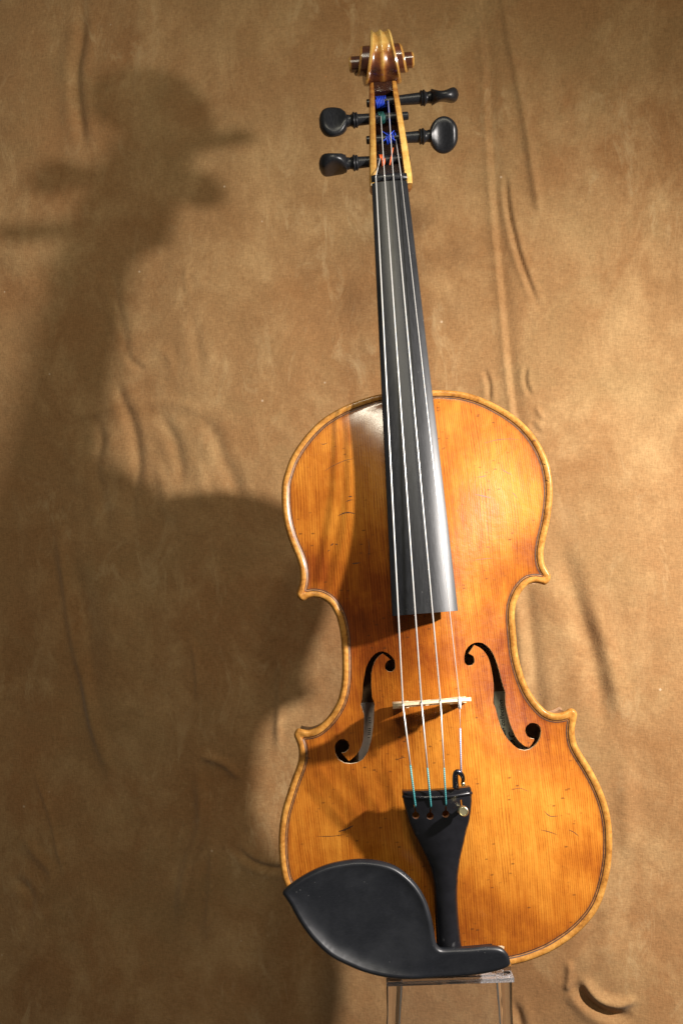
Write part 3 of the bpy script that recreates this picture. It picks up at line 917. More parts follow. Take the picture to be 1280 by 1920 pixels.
# neck with heel
V = []; ns = 26; na = 19
vt_body = OUT[:, 1].max()
for i in range(ns):
    v = NUT_V + 3 - (NUT_V + 3 - (vt_body - 4)) * i / (ns - 1)
    c, hw, wt = fb_at(min(v, NUT_V))
    sag = 42 - math.sqrt(42 ** 2 - hw ** 2)
    topw = wt - sag - 5.2
    depth = 14.5 + 2.5 * i / (ns - 1)
    q = sst(vt_body + 34, vt_body - 2, v)
    depth = depth + q * (topw + 39 - depth)
    hh = hw * 0.97 * (1 - 0.12 * q)
    for j in range(na):
        a = math.pi * j / (na - 1)
        V.append((c + hh * math.cos(a) * (1 if q < .5 else 1), v, topw - depth * max(0.0, math.sin(a)) ** 0.8))
tn = [0.30 + 0.2 * random.random() * 0] * len(V)
F_ = grid_faces(ns, na)
F_ += [(i * na, (i + 1) * na, (i + 1) * na + na - 1, i * na + na - 1) for i in range(ns - 1)]
make("neck", np.array(V), F_, M['maple'], violin, attrs={"tone": tn})

# ------------------------------------------------------------------ pegbox and scroll
EYE_W = -17.0
EYE = loc_(714.5, 117, EYE_W)                # spiral axis
PB_TOP = loc_(722, 173, -13)[1]              # upper end of the cavity
PB0 = NUT_V + 4.8
def pb_c(v):
    a = loc_(731, 320, -1); b = EYE
    return a[0] + (b[0] - a[0]) * (v - a[1]) / (b[1] - a[1])
def pb_front(v):
    t = (v - PB0) / (PB_TOP - PB0)
    return 2.2 - 15.0 * np.clip(t, 0, 1.4) + 2.0 * math.sin(math.pi * min(max(t, 0), 1))
def pb_half(v):
    t = np.clip((v - PB0) / (PB_TOP - PB0), 0, 1.3)
    return 14.2 - 4.2 * t
def pb_in(v):
    t = np.clip((v - PB0) / (PB_TOP - PB0), 0, 1)
    return 9.0 - 2.9 * t
def pb_back(v):
    t = (v - PB0) / (PB_TOP - PB0)
    return -15.0 - 22 * t + 9.0 * math.sin(math.pi * min(max(t, 0), 1)) * 0.4
V = []; tn = []; NS = 22
vsec = [PB0 - 6 + (PB_TOP + 9.0 - PB0 + 6) * i / (NS - 1) for i in range(NS)]
for v in vsec:
    c = pb_c(v); h = pb_half(v); f = pb_front(v); b = pb_back(v); hi = pb_in(v)
    cav = PB0 - 1 < v < PB_TOP
    fl = f - 22.0 if cav else f
    bl = min(b, fl - 3.0)
    rr = 1.0
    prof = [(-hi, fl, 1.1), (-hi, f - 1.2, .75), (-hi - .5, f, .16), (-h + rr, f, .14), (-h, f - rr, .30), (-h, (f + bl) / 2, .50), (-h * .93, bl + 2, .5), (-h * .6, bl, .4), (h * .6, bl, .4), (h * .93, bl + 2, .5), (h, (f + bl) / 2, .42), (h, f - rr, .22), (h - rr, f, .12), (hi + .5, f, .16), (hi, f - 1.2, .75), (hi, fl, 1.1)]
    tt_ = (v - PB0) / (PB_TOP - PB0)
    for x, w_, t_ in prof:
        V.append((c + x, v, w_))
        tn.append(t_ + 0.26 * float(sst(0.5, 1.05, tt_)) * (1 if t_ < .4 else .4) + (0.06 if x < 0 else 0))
npf = len(prof)
F_ = [tuple(q[::-1]) for q in grid_faces(NS, npf, True)]
F_.append(tuple(range(npf))[::1]); F_.append(tuple((NS - 1) * npf + j for j in reversed(range(npf))))
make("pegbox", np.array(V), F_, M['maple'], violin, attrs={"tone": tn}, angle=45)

TH = np.array([-130, -90, -45, 0, 45, 90, 135, 180, 270, 360, 450, 540, 630, 720, 760.])
RR = np.array([30, 25.5, 23, 21.5, 20.6, 19.0, 17.6, 15.4, 13.2, 11.9, 10.3, 8.4, 6.9, 5.6, 5.2])
BB = np.array([8.5, 7.5, 6.6, 6.1, 6.6, 8.0, 10.8, 13.0, 13.2, 13.2, 15.2, 17.6, 19.8, 21.2, 21.6])
ths = np.arange(-130, 761, 5.0)
V = []; tn = []
for th in ths:
    r = np.interp(th, TH, RR); b = np.interp(th, TH, BB)
    rin = np.interp(th + 360, TH, RR) * 0.93 if th + 360 <= 760 else 0.6
    if th > 400: rin = 0.6
    fd = 1.7 * (1 - sst(150, 185, th)) * sst(-120, -80, th)
    lowd = float(sst(70, 140, th))
    e = min(1.3, b * .2)
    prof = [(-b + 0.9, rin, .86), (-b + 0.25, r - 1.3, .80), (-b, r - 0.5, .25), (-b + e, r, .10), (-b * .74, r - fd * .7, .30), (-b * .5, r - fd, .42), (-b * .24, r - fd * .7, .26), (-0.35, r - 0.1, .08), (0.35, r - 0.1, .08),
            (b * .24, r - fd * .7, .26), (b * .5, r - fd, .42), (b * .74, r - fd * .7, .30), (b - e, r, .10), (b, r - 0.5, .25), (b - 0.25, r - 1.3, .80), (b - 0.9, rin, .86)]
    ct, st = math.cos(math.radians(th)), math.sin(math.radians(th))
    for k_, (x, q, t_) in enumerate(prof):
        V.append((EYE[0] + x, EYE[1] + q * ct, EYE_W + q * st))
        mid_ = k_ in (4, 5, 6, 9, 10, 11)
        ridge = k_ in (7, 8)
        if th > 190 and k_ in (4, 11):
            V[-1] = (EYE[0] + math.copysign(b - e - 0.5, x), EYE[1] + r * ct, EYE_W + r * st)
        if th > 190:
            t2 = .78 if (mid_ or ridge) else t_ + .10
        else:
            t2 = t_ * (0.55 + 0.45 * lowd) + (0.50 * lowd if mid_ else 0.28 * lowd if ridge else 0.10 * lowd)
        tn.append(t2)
npf = len(prof)
F_ = grid_faces(len(ths), npf)
V = np.array(V)
# eye ends
b0 = (len(ths) - 1) * npf
for s in (-1, 1):
    base = len(V)
    rE = 5.3; xE = s * 21.8
    ring = []
    for k_ in range(20):
        a = 2 * math.pi * k_ / 20
        ring.append((EYE[0] + xE, EYE[1] + rE * math.cos(a), EYE_W + rE * math.sin(a)))
    ring2 = [(p[0] + s * .8, EYE[1] + (p[1] - EYE[1]) * .82, EYE_W + (p[2] - EYE_W) * .82) for p in ring]
    ring0 = [(EYE[0] + s * 14, p[1], p[2]) for p in ring]
    ring1 = [(EYE[0] + xE - s * 1.3, p[1], p[2]) for p in ring]
    V = np.vstack([V, ring0, ring1, ring, ring2, [(EYE[0] + xE + s * .9, EYE[1], EYE_W)]])
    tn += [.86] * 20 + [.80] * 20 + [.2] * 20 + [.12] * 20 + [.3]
    for ri in range(3):
        for k_ in range(20):
            j = (k_ + 1) % 20
            q = (base + ri * 20 + k_, base + ri * 20 + j, base + ri * 20 + 20 + j, base + ri * 20 + 20 + k_)
            F_.append(q if s > 0 else q[::-1])
    for k_ in range(20):
        j = (k_ + 1) % 20
        q = (base + 60 + k_, base + 60 + j, base + 80)
        F_.append(q if s > 0 else q[::-1])
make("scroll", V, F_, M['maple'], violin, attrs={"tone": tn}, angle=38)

# ------------------------------------------------------------------ pegs
PEG = []
def peg(a_px, b_px, roll, wobble):
    """a_px: stub end, b_px: outer end of the head; roll: turn of the flat head about its axis"""
    vm = loc_(0.5 * (a_px[0] + b_px[0]), 0.5 * (a_px[1] + b_px[1]), -8)[1]
    w = pb_front(vm) - 6.0
    A = np.append(loc_(*a_px, w), w); B = np.append(loc_(*b_px, w), w)
    d = B - A; L = np.linalg.norm(d); d /= L
    e1 = np.array([0, 0, 1.0]) - d * d[2]; e1 /= np.linalg.norm(e1); e2 = np.cross(d, e1)
    hl = 20.0
    s0 = L - hl                                    # head start
    mb = MB()
    prof = [(0, 2.2), (0.3, 2.7), (3, 2.8), (s0 - 17, 3.5), (s0 - 6.6, 3.9), (s0 - 6.2, 4.9), (s0 - 5.4, 5.3), (s0 - 4.7, 4.6), (s0 - 4.4, 5.2), (s0 - 3.6, 5.6), (s0 - 2.9, 4.9), (s0 - 2.5, 4.2), (s0 - 1.2, 3.7), (s0 + 0.8, 4.2)]
    lathe(mb, A, B, prof, 22)
    o = None
    # head: rounded paddle, hollowed on both faces
    V = []; ns_ = 22; nn = 28
    ca, sa = math.cos(roll), math.sin(roll)
    f1 = e1 * ca + e2 * sa; f2 = -e1 * sa + e2 * ca    # f1 thickness direction, f2 width direction
    for i in range(ns_):
        t = i / (ns_ - 1)
        s = s0 - 1.0 + (hl + 1.0) * (1 - math.cos(math.pi * t)) / 2
        x = (s - s0) / hl
        wd = 12.0 * max(0.0, 1 - ((x - 0.52) / 0.50) ** 2) ** 0.5 if x > 0.02 else 3.4
        wd = max(wd, 3.6 if x < .5 else 0.9)
        th = 3.3 + 2.6 * math.exp(-((x - 0.0) / 0.22) ** 2) + 1.7 * sst(0.45, 0.85, x)
        th *= max(0.05, (1 - max(0, (x - 0.80) / 0.20) ** 2)) ** 0.5
        for j in range(nn):
            a = 2 * math.pi * j / nn
            cx_, cy_ = math.cos(a), math.sin(a)
            px_ = wd * cx_
            rim = 1.0 + 0.30 * abs(cx_) ** 2 * (1 if .2 < x < .95 else 0)
            py_ = min(th, wd) * np.sign(cy_) * abs(cy_) ** 0.75 * rim
            V.append(A + d * s + f2 * px_ + f1 * py_)
    F_ = grid_faces(ns_, nn, True)
    F_.append(tuple(range(nn - 1, -1, -1))); F_.append(tuple((ns_ - 1) * nn + j for j in range(nn)))
    root = mb.build("peg", M['ebony'], violin, angle=50)
    make("peg_head", np.array(V), F_, M['ebony'], root, angle=60)
    PEG.append((A, d, L, root))
    return root
pg = peg((687, 194), (858, 177.5), math.radians(116), 0); pg["label"] = "top right peg with its head turned edge on"
pg = peg((765, 217), (598.5, 231), math.radians(14), 0); pg["label"] = "upper left peg with oval head half turned"
pg = peg((686.5, 263), (857.5, 251.5), math.radians(26), 0); pg["label"] = "lower right peg showing its round face"
pg = peg((768, 297), (598, 311), math.radians(-88), 0); pg["label"] = "lowest left peg with slanting head"

# ------------------------------------------------------------------ bridge
BR_L, BR_R = loc_(737, 1331, 42), loc_(885, 1318, 42)
BV_ = 0.5 * (BR_L[1] + BR_R[1]); BC = 0.5 * (BR_L[0] + BR_R[0]); BHW = 0.5 * (BR_R[0] - BR_L[0])
plate_b = plate_h(np.array([[BC, BV_]]))[0]
TOPW = 48.0
def bridge_top(x):                # crown height by distance from centre
    return TOPW - (x * x) / 110.0 - 0.03 * x - 5.0 * max(0.0, (abs(x) - BHW + 4.0) / 4.0) ** 2
def bo_(x, w): return (x, w)
half = []
w0 = plate_b
bridge_poly = []
tops = [(x, bridge_top(x)) for x in np.linspace(BHW, -BHW, 19)]
ft = lambda x: plate_h(np.array([[BC + x, BV_]]))[0] - 0.05
right = [(BHW - 0.5, 37), (BHW - 4, 33.5), (BHW - 5.0, 30.5), (BHW - 2.2, 28.0), (BHW - 3.5, 25.6), (BHW - 2.0, 23), (BHW - 1, 19.8), (BHW - .8, 17.5)]
rp = right + [(BHW - .8, ft(BHW - .8)), (BHW - 5, ft(BHW - 5)), (BHW - 10.5, ft(BHW - 10.5)), (BHW - 10.5, w0 + 1.6), (BHW - 8, w0 + 4), (BHW - 9.5, w0 + 8), (7, w0 + 10.0), (0, w0 + 10.6)]
lp = [(-x, w_) for x, w_ in rp[::-1][1:]]
lp = [(x, (ft(x) if w_ < w0 + 1.2 and abs(x) > 5 and False else w_)) for x, w_ in lp]
# clockwise from top right: tops go right -> left; then the left side down and back along the bottom
left_down = [(-x, w_) for x, w_ in rp]
poly = tops + left_down[:-1] + rp[::-1]
poly = np.array(poly)
heart = np.array([(0, 27.5), (3.0, 30), (5.0, 33), (4.0, 35.5), (1.6, 35), (0, 33.4), (-1.6, 35), (-4.0, 35.5), (-5.0, 33), (-3.0, 30)])
kl = np.array([(-13.5, 27.0), (-9.5, 27.5), (-7.5, 30), (-9, 33), (-12.5, 33.5), (-15, 31)])
kr = np.array([(-x, w_) for x, w_ in kl[::-1]])
PV_, PF_, pid = cdt([resample(poly, 1.0), resample(heart, 1.0), resample(kl, 1.0), resample(kr, 1.0)], np.array([(x, w_) for x in np.arange(-18, 19, 4.0) for w_ in (24.5, 38.5, 41.5)]))
n1 = len(PV_)
def thick(w_): return 2.15 - 1.4 * np.clip((w_ - w0) / 33, 0, 1)
lean_b = lambda w_: (w_ - w0) * 0.088
Vf = np.column_stack([BC + PV_[:, 0], BV_ + lean_b(PV_[:, 1]) + thick(PV_[:, 1]), PV_[:, 1]])
Vb = np.column_stack([BC + PV_[:, 0], BV_ + lean_b(PV_[:, 1]) - thick(PV_[:, 1]), PV_[:, 1]])
F_ = [tuple(f[::-1]) for f in PF_] + [tuple(f + n1) for f in PF_]
for lst in pid:
    for i in range(len(lst)):
        a, b = lst[i], lst[(i + 1) % len(lst)]
        F_.append((a, b, b + n1, a + n1))
bridge = make("bridge", np.vstack([Vf, Vb]), F_, M['bridge'], violin, smooth=False)

# ------------------------------------------------------------------ tailpiece
TP_W = 30.0
tp_l = [(754, 1484), (755, 1497), (759, 1515), (766, 1541), (776, 1564), (788, 1587), (799, 1610), (807, 1632), (812.5, 1660), (815, 1690), (817, 1730), (820, 1778)]
tp_r = [(883, 1476), (884.5, 1492), (883.5, 1512), (880, 1538), (874, 1560), (867.5, 1588), (862, 1612), (858.5, 1640), (857, 1668), (857.5, 1695), (860, 1730), (865, 1778)]
rows = []
V = []; nT = 36; nX = 15
TLp = catmull(np.array(tp_l, float), 4, False); TRp = catmull(np.array(tp_r, float), 4, False)
TLp = resample(TLp, 6.0, False); nT = len(TLp)
TRp = np.stack([np.interp(np.linspace(0, 1, nT), np.linspace(0, 1, len(TRp)), TRp[:, i]) for i in (0, 1)], 1)
def tp_w(t): return 31.5 - 9.5 * t
Lloc = np.array([loc_(TLp[i][0], TLp[i][1], tp_w(i / (nT - 1)) - 2) for i in range(nT)])
Rloc = np.array([loc_(TRp[i][0], TRp[i][1], tp_w(i / (nT - 1)) - 2) for i in range(nT)])
crown = lambda t: 4.2 - 0.2 * t
def tp_surface(u, v):
    """height of the tailpiece's upper face"""
    k = np.argmin(np.abs(0.5 * (Lloc[:, 1] + Rloc[:, 1]) - v)); t = k / (nT - 1)
    c = 0.5 * (Lloc[k] + Rloc[k]); h = 0.5 * (Rloc[k][0] - Lloc[k][0])
    return tp_w(t) - 2 + crown(t) * max(0, 1 - ((u - c[0]) / h) ** 2)
# upper face triangulated with the three string holes and slots cut through
rimL = Lloc; rimR = Rloc
poly = np.vstack([rimL, rimR[::-1]])
poly = resample(poly, 1.6)
holes = []
HP = [((779.5, 1530), (777.5, 1510)), ((806, 1530), (807, 1511)), ((835, 1526), (835.3, 1507)), ((866.5, 1519), (864.5, 1500))]
for (hc, sc_) in HP:
    c = loc_(*hc, 31.5); s = loc_(*sc_, 31.5)
    d = s - c; Ld = np.linalg.norm(d); d /= Ld; pz = np.array([-d[1], d[0]])
    rad = 2.1
    lp_ = [c + d * Ld + pz * .5, ]
    a0 = math.asin(.5 / rad)
    for k_ in range(17):
        a = a0 + (2 * math.pi - 2 * a0) * k_ / 16
        lp_.append(c + rad * (d * math.cos(a) + pz * math.sin(a)))
    lp_.append(c + d * Ld - pz * .5)
    holes.append(np.array(lp_))
ex = []
for u_ in np.arange(poly[:, 0].min(), poly[:, 0].max(), 2.2):
    for v_ in np.arange(poly[:, 1].min(), poly[:, 1].max(), 2.2):
        ex.append((u_, v_))
ex = np.array(ex); ex = ex[inside(ex, poly)]; ex = ex[dist_poly(ex, poly) > 1.3]
q_ok = np.ones(len(ex), bool)
for h_ in holes: q_ok &= (dist_poly(ex, h_) > .7) & ~inside(ex, h_)
inner = poly + normals_in(poly) * (1.0 if inside((poly + normals_in(poly))[:1], poly)[0] else -1.0)
ex = np.vstack([ex[q_ok], inner[inside(inner, poly)]])
TV, TF, tid = cdt([poly] + holes, ex)
tdist = dist_poly(TV, poly)
tz = np.array([tp_surface(a, b) for a, b in TV]) - 1.3 * np.clip(1 - tdist / 1.0, 0, 1) ** 2
n1 = len(TV)
V = np.column_stack([TV, tz]).tolist()
F_ = TF.tolist(); mi = [0] * len(F_)
for li, lst in enumerate(tid):
    b = len(V); dep = 6.0 if li == 0 else 5.0
    V += [[TV[i][0], TV[i][1], tz[i] - dep if li else tz[i] - dep] for i in lst]
    n_ = len(lst)
    for i in range(n_):
        j = (i + 1) % n_
        F_.append((lst[j], lst[i], b + i, b + j) if li == 0 else (lst[i], lst[j], b + j, b + i)); mi.append(0 if li == 0 else 1)
M['hole_wall'] = simple("worn_hole_wall", (0.16, 0.10, 0.08), 0.4, noise_amt=0.4)
tailpiece = make("tailpiece", np.array(V), F_, [M['black_plastic'], M['hole_wall']], violin, midx=mi, angle=40)
# fret ridge
fa = loc_(754.5, 1494, 31); fb = loc_(884.5, 1487.5, 31)
pts = []
for k_ in range(19):
    t = k_ / 18
    u_, v_ = fa[0] + (fb[0] - fa[0]) * t, fa[1] + (fb[1] - fa[1]) * t - 0.8 * math.sin(math.pi * t)
    pts.append((u_, v_, tp_surface(u_, v_) + 0.25))
mb = MB(); tube(mb, pts, 1.05, 8)
mb.build("string_fret", M['black_plastic'], tailpiece)
# end button, tailgut
mb = MB()
eb = np.array([cx, V_BASE + 3.0, -18.0])
lathe(mb, eb, eb + np.array([0, -1, 0]), [(0, 4), (1.5, 4.2), (2.5, 5.5), (5.5, 6.2), (7.5, 5), (8, 2)], 18)
mb.build("end_button", M['ebony'], violin)
mb = MB()
tend = 0.5 * (Lloc[-1] + Rloc[-1])
for s in (-1, 1):
    tube(mb, [(tend[0] + s * 4, tend[1] + 6, 17), (tend[0] + s * 4, tend[1] - 4, 10), (cx + s * 4, V_BASE + 1, 1), (cx + s * 4, V_BASE - 3, -12)], 0.9, 6)
mb.build("tail_gut", M['black_plastic'], violin)

# fine tuner on the E string
tc = loc_(868.7, 1521.5, 44); tb = loc_(864.5, 1519, 33)
tuner = None
mb = MB()
sc0 = np.array([tb[0], tb[1], 32.5]); sc1 = np.array([tc[0], tc[1], 44.0])
lathe(mb, sc0, sc1, [(0, 1.3), (4.5, 1.3), (4.6, 2.6), (5.0, 2.95), (10.6, 2.95), (11.2, 2.55), (11.3, 2.3), (11.0, 2.2), (10.95, 0.3)], 24)
tuner = mb.build("fine_tuner", M['brass'], tailpiece, angle=35)
tuner["label"] = "brass thumb screw and dark hooked lever of the fine tuner"
mb = MB()
lv = [loc_(854, 1476, 34), loc_(853, 1462, 36), loc_(853.5, 1451, 38), loc_(858, 1447, 39), loc_(864.5, 1452, 37.5), loc_(867.5, 1460, 35), loc_(866, 1467, 33)]
wv = [34, 36, 38, 39, 38, 36, 34]
P_ = np.array([(a[0], a[1], w_) for a, w_ in zip(lv, wv)])
P_ = catmull(P_, 5, False)
tube(mb, P_, np.interp(np.linspace(0, 1, len(P_)), [0, .4, .7, 1], [1.9, 1.6, 1.35, .8]), 10)
mb.build("tuner_lever", M['steel_dark'], tailpiece)
mb = MB()
b0_ = loc_(868, 1470, 33)
lathe(mb, (b0_[0] - 1, b0_[1], 33), (b0_[0] + 2, b0_[1] + 1, 34.5), [(0, .4), (.2, 1.5), (2.0, 1.6), (2.2, .5)], 12)
mb.build("ball_end", M['brass'], tailpiece)

# ------------------------------------------------------------------ strings
BX = [755.5, 790.5, 826, 861.7]; BY = [1328.5, 1326, 1322.5, 1319]
NXp = [704, 720.6, 737, 751.5]; NYp = [331, 331, 331, 331]
RADS = [0.48, 0.44, 0.41, 0.24]
TE = [(778, 1509), (807.3, 1510), (835.5, 1506), (864, 1454)]
STR = []
for k_ in range(4):
    wB = 47.0
    for _ in range(3):
        pB = loc_(BX[k_], BY[k_], wB); wB = bridge_top(pB[0] - BC) + RADS[k_] * 0.8
    c, hw, wt = fb_at(NUT_V)
    wN = 6.6
    for _ in range(3):
        pN = loc_(NXp[k_], NYp[k_], wN); wN = wt + 1.35 - ((pN[0] - c) ** 2) / 84 + RADS[k_] * .6
    pNv = np.array([pN[0], NUT_V + 2.5, wN]); pBv = np.array([pB[0], BV_ + lean_b(TOPW), wB])
    wT = 33.0 if k_ < 3 else 39.0
    if k_ < 3:
        for _ in range(3):
            pT = loc_(*TE[k_], wT); wT = tp_surface(pT[0], pT[1]) + 0.7
    else:
        pT = loc_(*TE[k_], wT)
    pTv = np.array([pT[0], pT[1], wT])
    # to the peg
    mb = MB()
    pin = [(1, None), (1, None)]
    tgt = {0: (712, 297, 3), 1: (713.5, 216, 1), 2: (727.5, 187, 0), 3: (742, 262, 2)}[k_]
    A, d, L, _r = PEG[tgt[2]]
    wp = A[2] + d[2] * L * .5 + 3.4
    pp = loc_(tgt[0], tgt[1], wp)
    toN = np.array([pp[0], pp[1], wp])
    tube(mb, [toN, pNv * 0.35 + toN * 0.65 + np.array([0, 0, 0.0]), pNv + np.array([0, 0.6, 0.0]) + (toN - pNv) * 0.02, pNv], RADS[k_] * (0.62 if k_ < 3 else 1.0), 8)
    mid_ = pNv * .5 + pBv * .5
    tube(mb, [pNv, mid_, pBv], RADS[k_], 10)
    if k_ < 3:
        st = {0: 0.60, 1: 0.63, 2: 0.65}[k_]
        sp_ = pBv + (pTv - pBv) * st
        tube(mb, [pBv, sp_], RADS[k_] * .92, 8)
    else:
        st = 0.38
        sp_ = pBv + (pTv - pBv) * st
        tube(mb, [pBv, sp_], 0.14, 6)
    so = mb.build("string", M['steel'], violin)
    so["label"] = ["thickest left string in bare silver metal", "second string from the left, silver", "third string from the left, silver", "thinnest string on the right"][k_]
    mb = MB()
    if k_ < 3:
        tube(mb, [sp_, pTv, pTv + np.array([0, -2.0, -2.5])], RADS[k_] * 1.15, 8)
        mb.build("silk_wrap", M['teal'], so)
    else:
        tube(mb, [sp_, pTv], 0.46, 8)
        mb.build("silk_wrap", M['ice'], so)
        mb = MB()
        dd_ = (pTv - pBv) / np.linalg.norm(pTv - pBv)
        tube(mb, [pBv - dd_ * 1.2, pBv + dd_ * 5.2], 0.95, 10)
        mb.build("string_sleeve", M['tube'], so)
    # coils round the peg
    mb = MB()
    span = {0: (708, 714), 1: (712.5, 722), 2: (709, 728), 3: (722, 741)}[k_]
    turns = {0: 3, 1: 4, 2: 6, 3: 4}[k_]
    pts = []
    e1 = np.array([0, 0, 1.0]) - d * d[2]; e1 /= np.linalg.norm(e1); e2 = np.cross(d, e1)
    def along(px_):
        # distance along the peg axis at that pixel column
        q0 = loc_(px_, 250, A[2]); return (q0[0] - A[0]) / d[0]
    s_a, s_b = along(span[0]), along(span[1])
    for i in range(turns * 16 + 1):
        a = 2 * math.pi * i / 16
        s = s_a + (s_b - s_a) * i / (turns * 16) + 0.5 * math.sin(i * .37)
        pts.append(A + d * s + (e1 * math.cos(a) + e2 * math.sin(a)) * 3.75)
    tube(mb, pts, 0.42, 6)
    if k_ == 0:      # loose crossing end
        x0 = along(724); x1 = along(733)
        tube(mb, [A + d * (x0 + (x1 - x0) * t) + e1 * (3.8 + .3 * math.sin(t * 3)) + np.array([0, -5.5 + 12 * t, 0]) for t in np.linspace(0, 1, 9)], 0.4, 6)
    if k_ == 3:
        x0 = along(716); x1 = along(738)
        for sgn in (1, -1):
            tube(mb, [A + d * (x0 + (x1 - x0) * t) + e1 * 4.0 + np.array([0, sgn * (-3.5 + 7 * t), 0]) for t in np.linspace(0, 1, 7)], 0.34, 6)
    mb.build("peg_winding", [M['orange'], M['green'], M['blue'], M['blue']][k_], so)
    STR.append(so)

# coloured silk running down from the top peg
mb = MB()
A, d, L, _r = PEG[0]
w_ = A[2] + 3.6
a_ = loc_(727, 190, w_); b_ = loc_(731.5, 245, w_ + 3)
tube(mb, [(a_[0], a_[1], w_), (b_[0], b_[1], w_ + 3.2)], 0.58, 7)
mb.build("silk_wrap", M['blue'], STR[2])

# ------------------------------------------------------------------ chin rest
CR = [(529.5, 1674), (545, 1659), (573, 1640.6), (607, 1625), (640.6, 1616.7), (674, 1613), (708, 1616), (736, 1623.7), (758.7, 1638), (781, 1660), (798, 1688), (808, 1719), (813.6, 1747.5), (817.5, 1768), (822, 1778), (829, 1781.5),
      (850, 1781.5), (880, 1780.5), (906, 1778), (927, 1778), (942, 1782), (952, 1791), (957, 1803), (957.5, 1814), (945, 1822), (914, 1830), (867, 1836), (825, 1838), (781, 1838.5), (734, 1836), (687.5, 1826), (648, 1810), (617, 1793), (586, 1763.6), (562.5, 1732), (543, 1697), (533, 1682)]
CRW = 30.0
cr = resample(catmull(locs(CR, CRW), 5), 1.4)
crn = normals_in(cr)
if not inside((cr + crn)[:1], cr)[0]: crn = -crn
ex = []
for dd in (0.5, 1.1, 1.9, 3.0):
    q = cr + crn * dd
    ok = inside(q, cr); q = q[ok]; q = q[dist_poly(q, cr) > dd - .1]; ex.append(q)
g1, g2 = np.meshgrid(np.arange(cr[:, 0].min(), cr[:, 0].max(), 2.2), np.arange(cr[:, 1].min(), cr[:, 1].max(), 2.2))
g = np.stack([g1.ravel(), g2.ravel()], 1); g = g[inside(g, cr)]; g = g[dist_poly(g, cr) > 4.0]
CV, CF, cid = cdt([cr], np.vstack(ex + [g]))
cd = dist_poly(CV, cr); cd[:len(cr)] = 0
bowl = loc_(675, 1735, CRW)
cc = CV - bowl
rr2 = (cc[:, 0] / 42) ** 2 + (cc[:, 1] / 33) ** 2
dish = -2.4 * np.clip(1 - rr2, 0, 1) ** 0.9 * sst(0.5, 9, cd)
bar = sst(loc_(770, 1800, CRW)[0], loc_(850, 1800, CRW)[0], CV[:, 0] - 0.35 * (CV[:, 1] - loc_(800, 1800, CRW)[1]))
vlow = loc_(867, 1836, CRW)[1]
slope_out = -2.0 * sst(loc_(700, 1790, CRW)[1], vlow, CV[:, 1]) * bar
cz = CRW + dish - 1.2 * bar + slope_out - 1.6 * np.clip(1 - cd / 1.9, 0, 1) ** 2 + 0.9 * np.exp(-((cd - 2.0) / 1.4) ** 2) * (1 - bar)
n1 = len(CV); nb = len(cr)
V = np.vstack([np.column_stack([CV, cz]), np.column_stack([cr + crn * 0.2, cz[:nb] - 3.5]), np.column_stack([cr + crn * 2.2, cz[:nb] - 7.5])])
F_ = CF.tolist()
for lvl in (0, 1):
    a0 = 0 if lvl == 0 else n1; b0_ = n1 + lvl * nb
    for i in range(nb):
        j = (i + 1) % nb
        F_.append((a0 + j, a0 + i, b0_ + i, b0_ + j))
uV, uF, _u = cdt([cr + crn * 2.2], np.zeros((0, 2)))
b2 = n1 + nb
if len(uV) == nb:
    F_ += [tuple(b2 + np.array(f[::-1])) for f in uF]
rest = make("chin_rest", V, F_, M['ebony_rest'], violin, angle=60)
rest["label"] = "black ebony chin rest with leaf shaped dished plate"
# cork foot between plate and belly
mb = MB()
M['cork'] = simple("cork_pad", (0.30, 0.17, 0.08), 0.9, noise_amt=0.35, scale=900)
f0 = loc_(760, 1800, 5); f1 = loc_(925, 1795, 5)
hx = []
for (a, b) in ((f0, f1),):
    for w_ in (0.6, 21.0):
        for (du, dv) in ((0, 0), (1, 0), (1, 1), (0, 1)):
            hx.append((a[0] + (b[0] - a[0]) * du, V_BASE + 6.0 + 9 * dv, w_))
mb.add(hx, [(3, 2, 1, 0), (4, 5, 6, 7), (0, 1, 5, 4), (1, 2, 6, 5), (2, 3, 7, 6), (3, 0, 4, 7)])
mb.build("rest_foot", M['ebony_rest'], rest, smooth=False)
# chip of bare wood beside the chin rest
cq = to_plate([(921, 1776), (930, 1773.5), (940, 1773), (945, 1775), (944, 1779), (935, 1781), (925, 1779)])
make("varnish_chip", np.column_stack([cq, plate_h(cq) + 0.06]), [tuple(range(len(cq)))[::-1]], M['raw_edge'], top_plate, smooth=False)

# ------------------------------------------------------------------ acrylic stand
stand = bpy.data.objects.new("display_stand", None)
col.objects.link(stand)
stand["label"] = "clear acrylic display stand holding the violin from below"
stand["category"] = "stand"
DEP = 0.574
def at(px, py, dep): return ray(px, py) * dep
tl, tr_ = at(727, 1838.5, DEP), at(959, 1830.5, DEP)
base_z = tl[2] - 0.26
stand.location = Vector((CAM + np.array([(tl[0] + tr_[0]) / 2, DEP + 0.02, base_z])))
def stand_mesh(name, V, F, smooth=True, angle=35, bevel=0.0):
    V = np.array(V) + CAM - np.array(stand.location)
    o = make(name, V, F, M['acrylic'], stand, smooth=smooth, shift=False, scale=1.0, angle=angle)
    return o
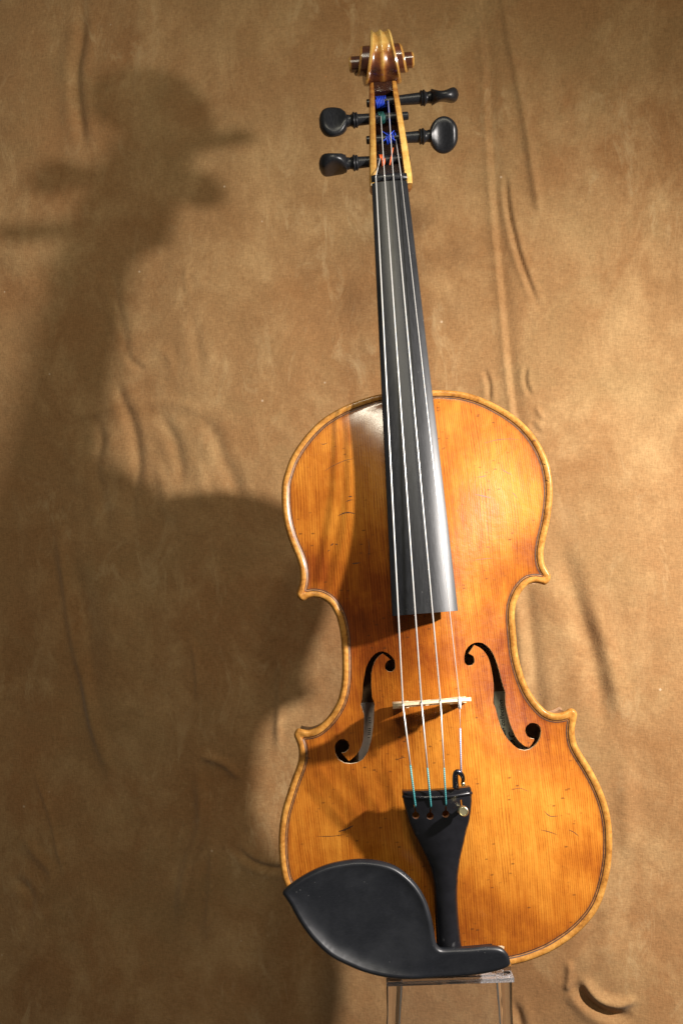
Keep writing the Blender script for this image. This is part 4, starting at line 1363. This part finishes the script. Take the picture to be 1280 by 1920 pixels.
# two clear oval legs, flaring slightly downwards, with a thin sheet between them
def leg_center(side, f):
    x = (tl[0] + 0.0042 - 0.0132 * f ** 1.15) if side < 0 else (tr_[0] - 0.0042 + 0.0132 * f ** 1.15)
    z = (tl if side < 0 else tr_)[2] - 0.0026 - 0.2570 * f
    return np.array([x, DEP + 0.004 - 0.03 * f, z])
for side in (-1, 1):
    V = []; nz = 16
    for i in range(nz):
        f = i / (nz - 1)
        c = leg_center(side, f)
        wx = 0.0040 * (1 + 0.25 * math.exp(-f * 30))
        for k_ in range(24):
            a = 2 * math.pi * k_ / 24
            V.append(c + np.array([wx * math.cos(a), 0.0032 * math.sin(a), 0]))
    F_ = grid_faces(nz, 24, True)
    F_.append(tuple(range(24))); F_.append(tuple((nz - 1) * 24 + j for j in reversed(range(24))))
    F_ = [tuple(q[::-1]) for q in F_]
    stand_mesh("leg", V, F_, angle=50)
V = []; nz = 10
for i in range(nz):
    f = i / (nz - 1)
    a, b = leg_center(-1, f), leg_center(1, f)
    for p_, dx in ((a, .0046), (b, -.0046)):
        for dy in (-0.001, 0.001):
            V.append(p_ + np.array([dx, dy, 0]))
F_ = []
for i in range(nz - 1):
    q = i * 4; r_ = q + 4
    F_ += [(q, q + 2, r_ + 2, r_), (q + 3, q + 1, r_ + 1, r_ + 3), (q + 1, q, r_, r_ + 1), (q + 2, q + 3, r_ + 3, r_ + 2)]
F_ += [(0, 1, 3, 2), ((nz - 1) * 4, (nz - 1) * 4 + 2, (nz - 1) * 4 + 3, (nz - 1) * 4 + 1)]
F_ = [tuple(q[::-1]) for q in F_]
stand_mesh("front_panel", V, F_, smooth=False)
def slab(name, corners, t):
    """corners: 4 world points of the top face, counter-clockwise from front left; t thickness downwards"""
    c = np.array(corners, float); V = []
    ctr = c.mean(0)
    lay = [(0.0, 0.0008), (0.0008, 0.0), (t - 0.0008, 0.0), (t, 0.0008)]
    for dz, inn in lay:
        for p_ in c:
            dv = ctr - p_; dv[2] = 0; dv /= np.linalg.norm(dv)
            V.append(p_ + dv * inn * 1.4 - np.array([0, 0, dz]))
    F = [(0, 1, 2, 3)] + [tuple(q[::-1]) for q in grid_faces(4, 4, True)] + [(15, 14, 13, 12)]
    return stand_mesh(name, V, F, smooth=False)
yb = DEP + 0.050
def ledge_poly():
    xl, xr = tl[0] - .001, tr_[0] + .001
    bxw = (M_VIOLIN @ Vector((cx * .001, 0, -.018))).x - CAM[0]
    y0, y1, yn = DEP - .002, yb, DEP + .0095
    P = [(xl, y0), (xr, y0), (xr, y1), (bxw + .010, y1), (bxw + .010, yn), (bxw - .010, yn), (bxw - .010, y1), (xl, y1)]
    def zt(x, y): return tl[2] + (tr_[2] - tl[2]) * (x - xl) / (xr - xl) - .0035 * (y - y0) / (y1 - y0)
    V = [(x, y, zt(x, y)) for x, y in P] + [(x, y, zt(x, y) - .0026) for x, y in P]
    n = len(P)
    F = [(0, 1, 4, 5), (1, 2, 3, 4), (0, 5, 6, 7)]
    F += [tuple(i + n for i in q[::-1]) for q in F[:3]]
    F += [(i, n + i, n + (i + 1) % n, (i + 1) % n) for i in range(n)]
    o = stand_mesh("ledge", V, F, smooth=False)
    o.data.materials[0] = M['frosted']
ledge_poly()
# small upright stop at the right end of the ledge
sx0, sx1 = at(944, 1834, DEP)[0], at(957.5, 1834, DEP)[0]
slab("stop_tab", [(sx0, DEP + .001, tr_[2] + .0075), (sx1, DEP + .001, tr_[2] + .0075), (sx1, DEP + .006, tr_[2] + .0075), (sx0, DEP + .006, tr_[2] + .0075)], 0.0072)
slab("foot_plate", [(tl[0] - .05, DEP - .06, base_z + .005), (tr_[0] + .05, DEP - .06, base_z + .005), (tr_[0] + .05, DEP + .09, base_z + .005), (tl[0] - .05, DEP + .09, base_z + .005)], 0.005)
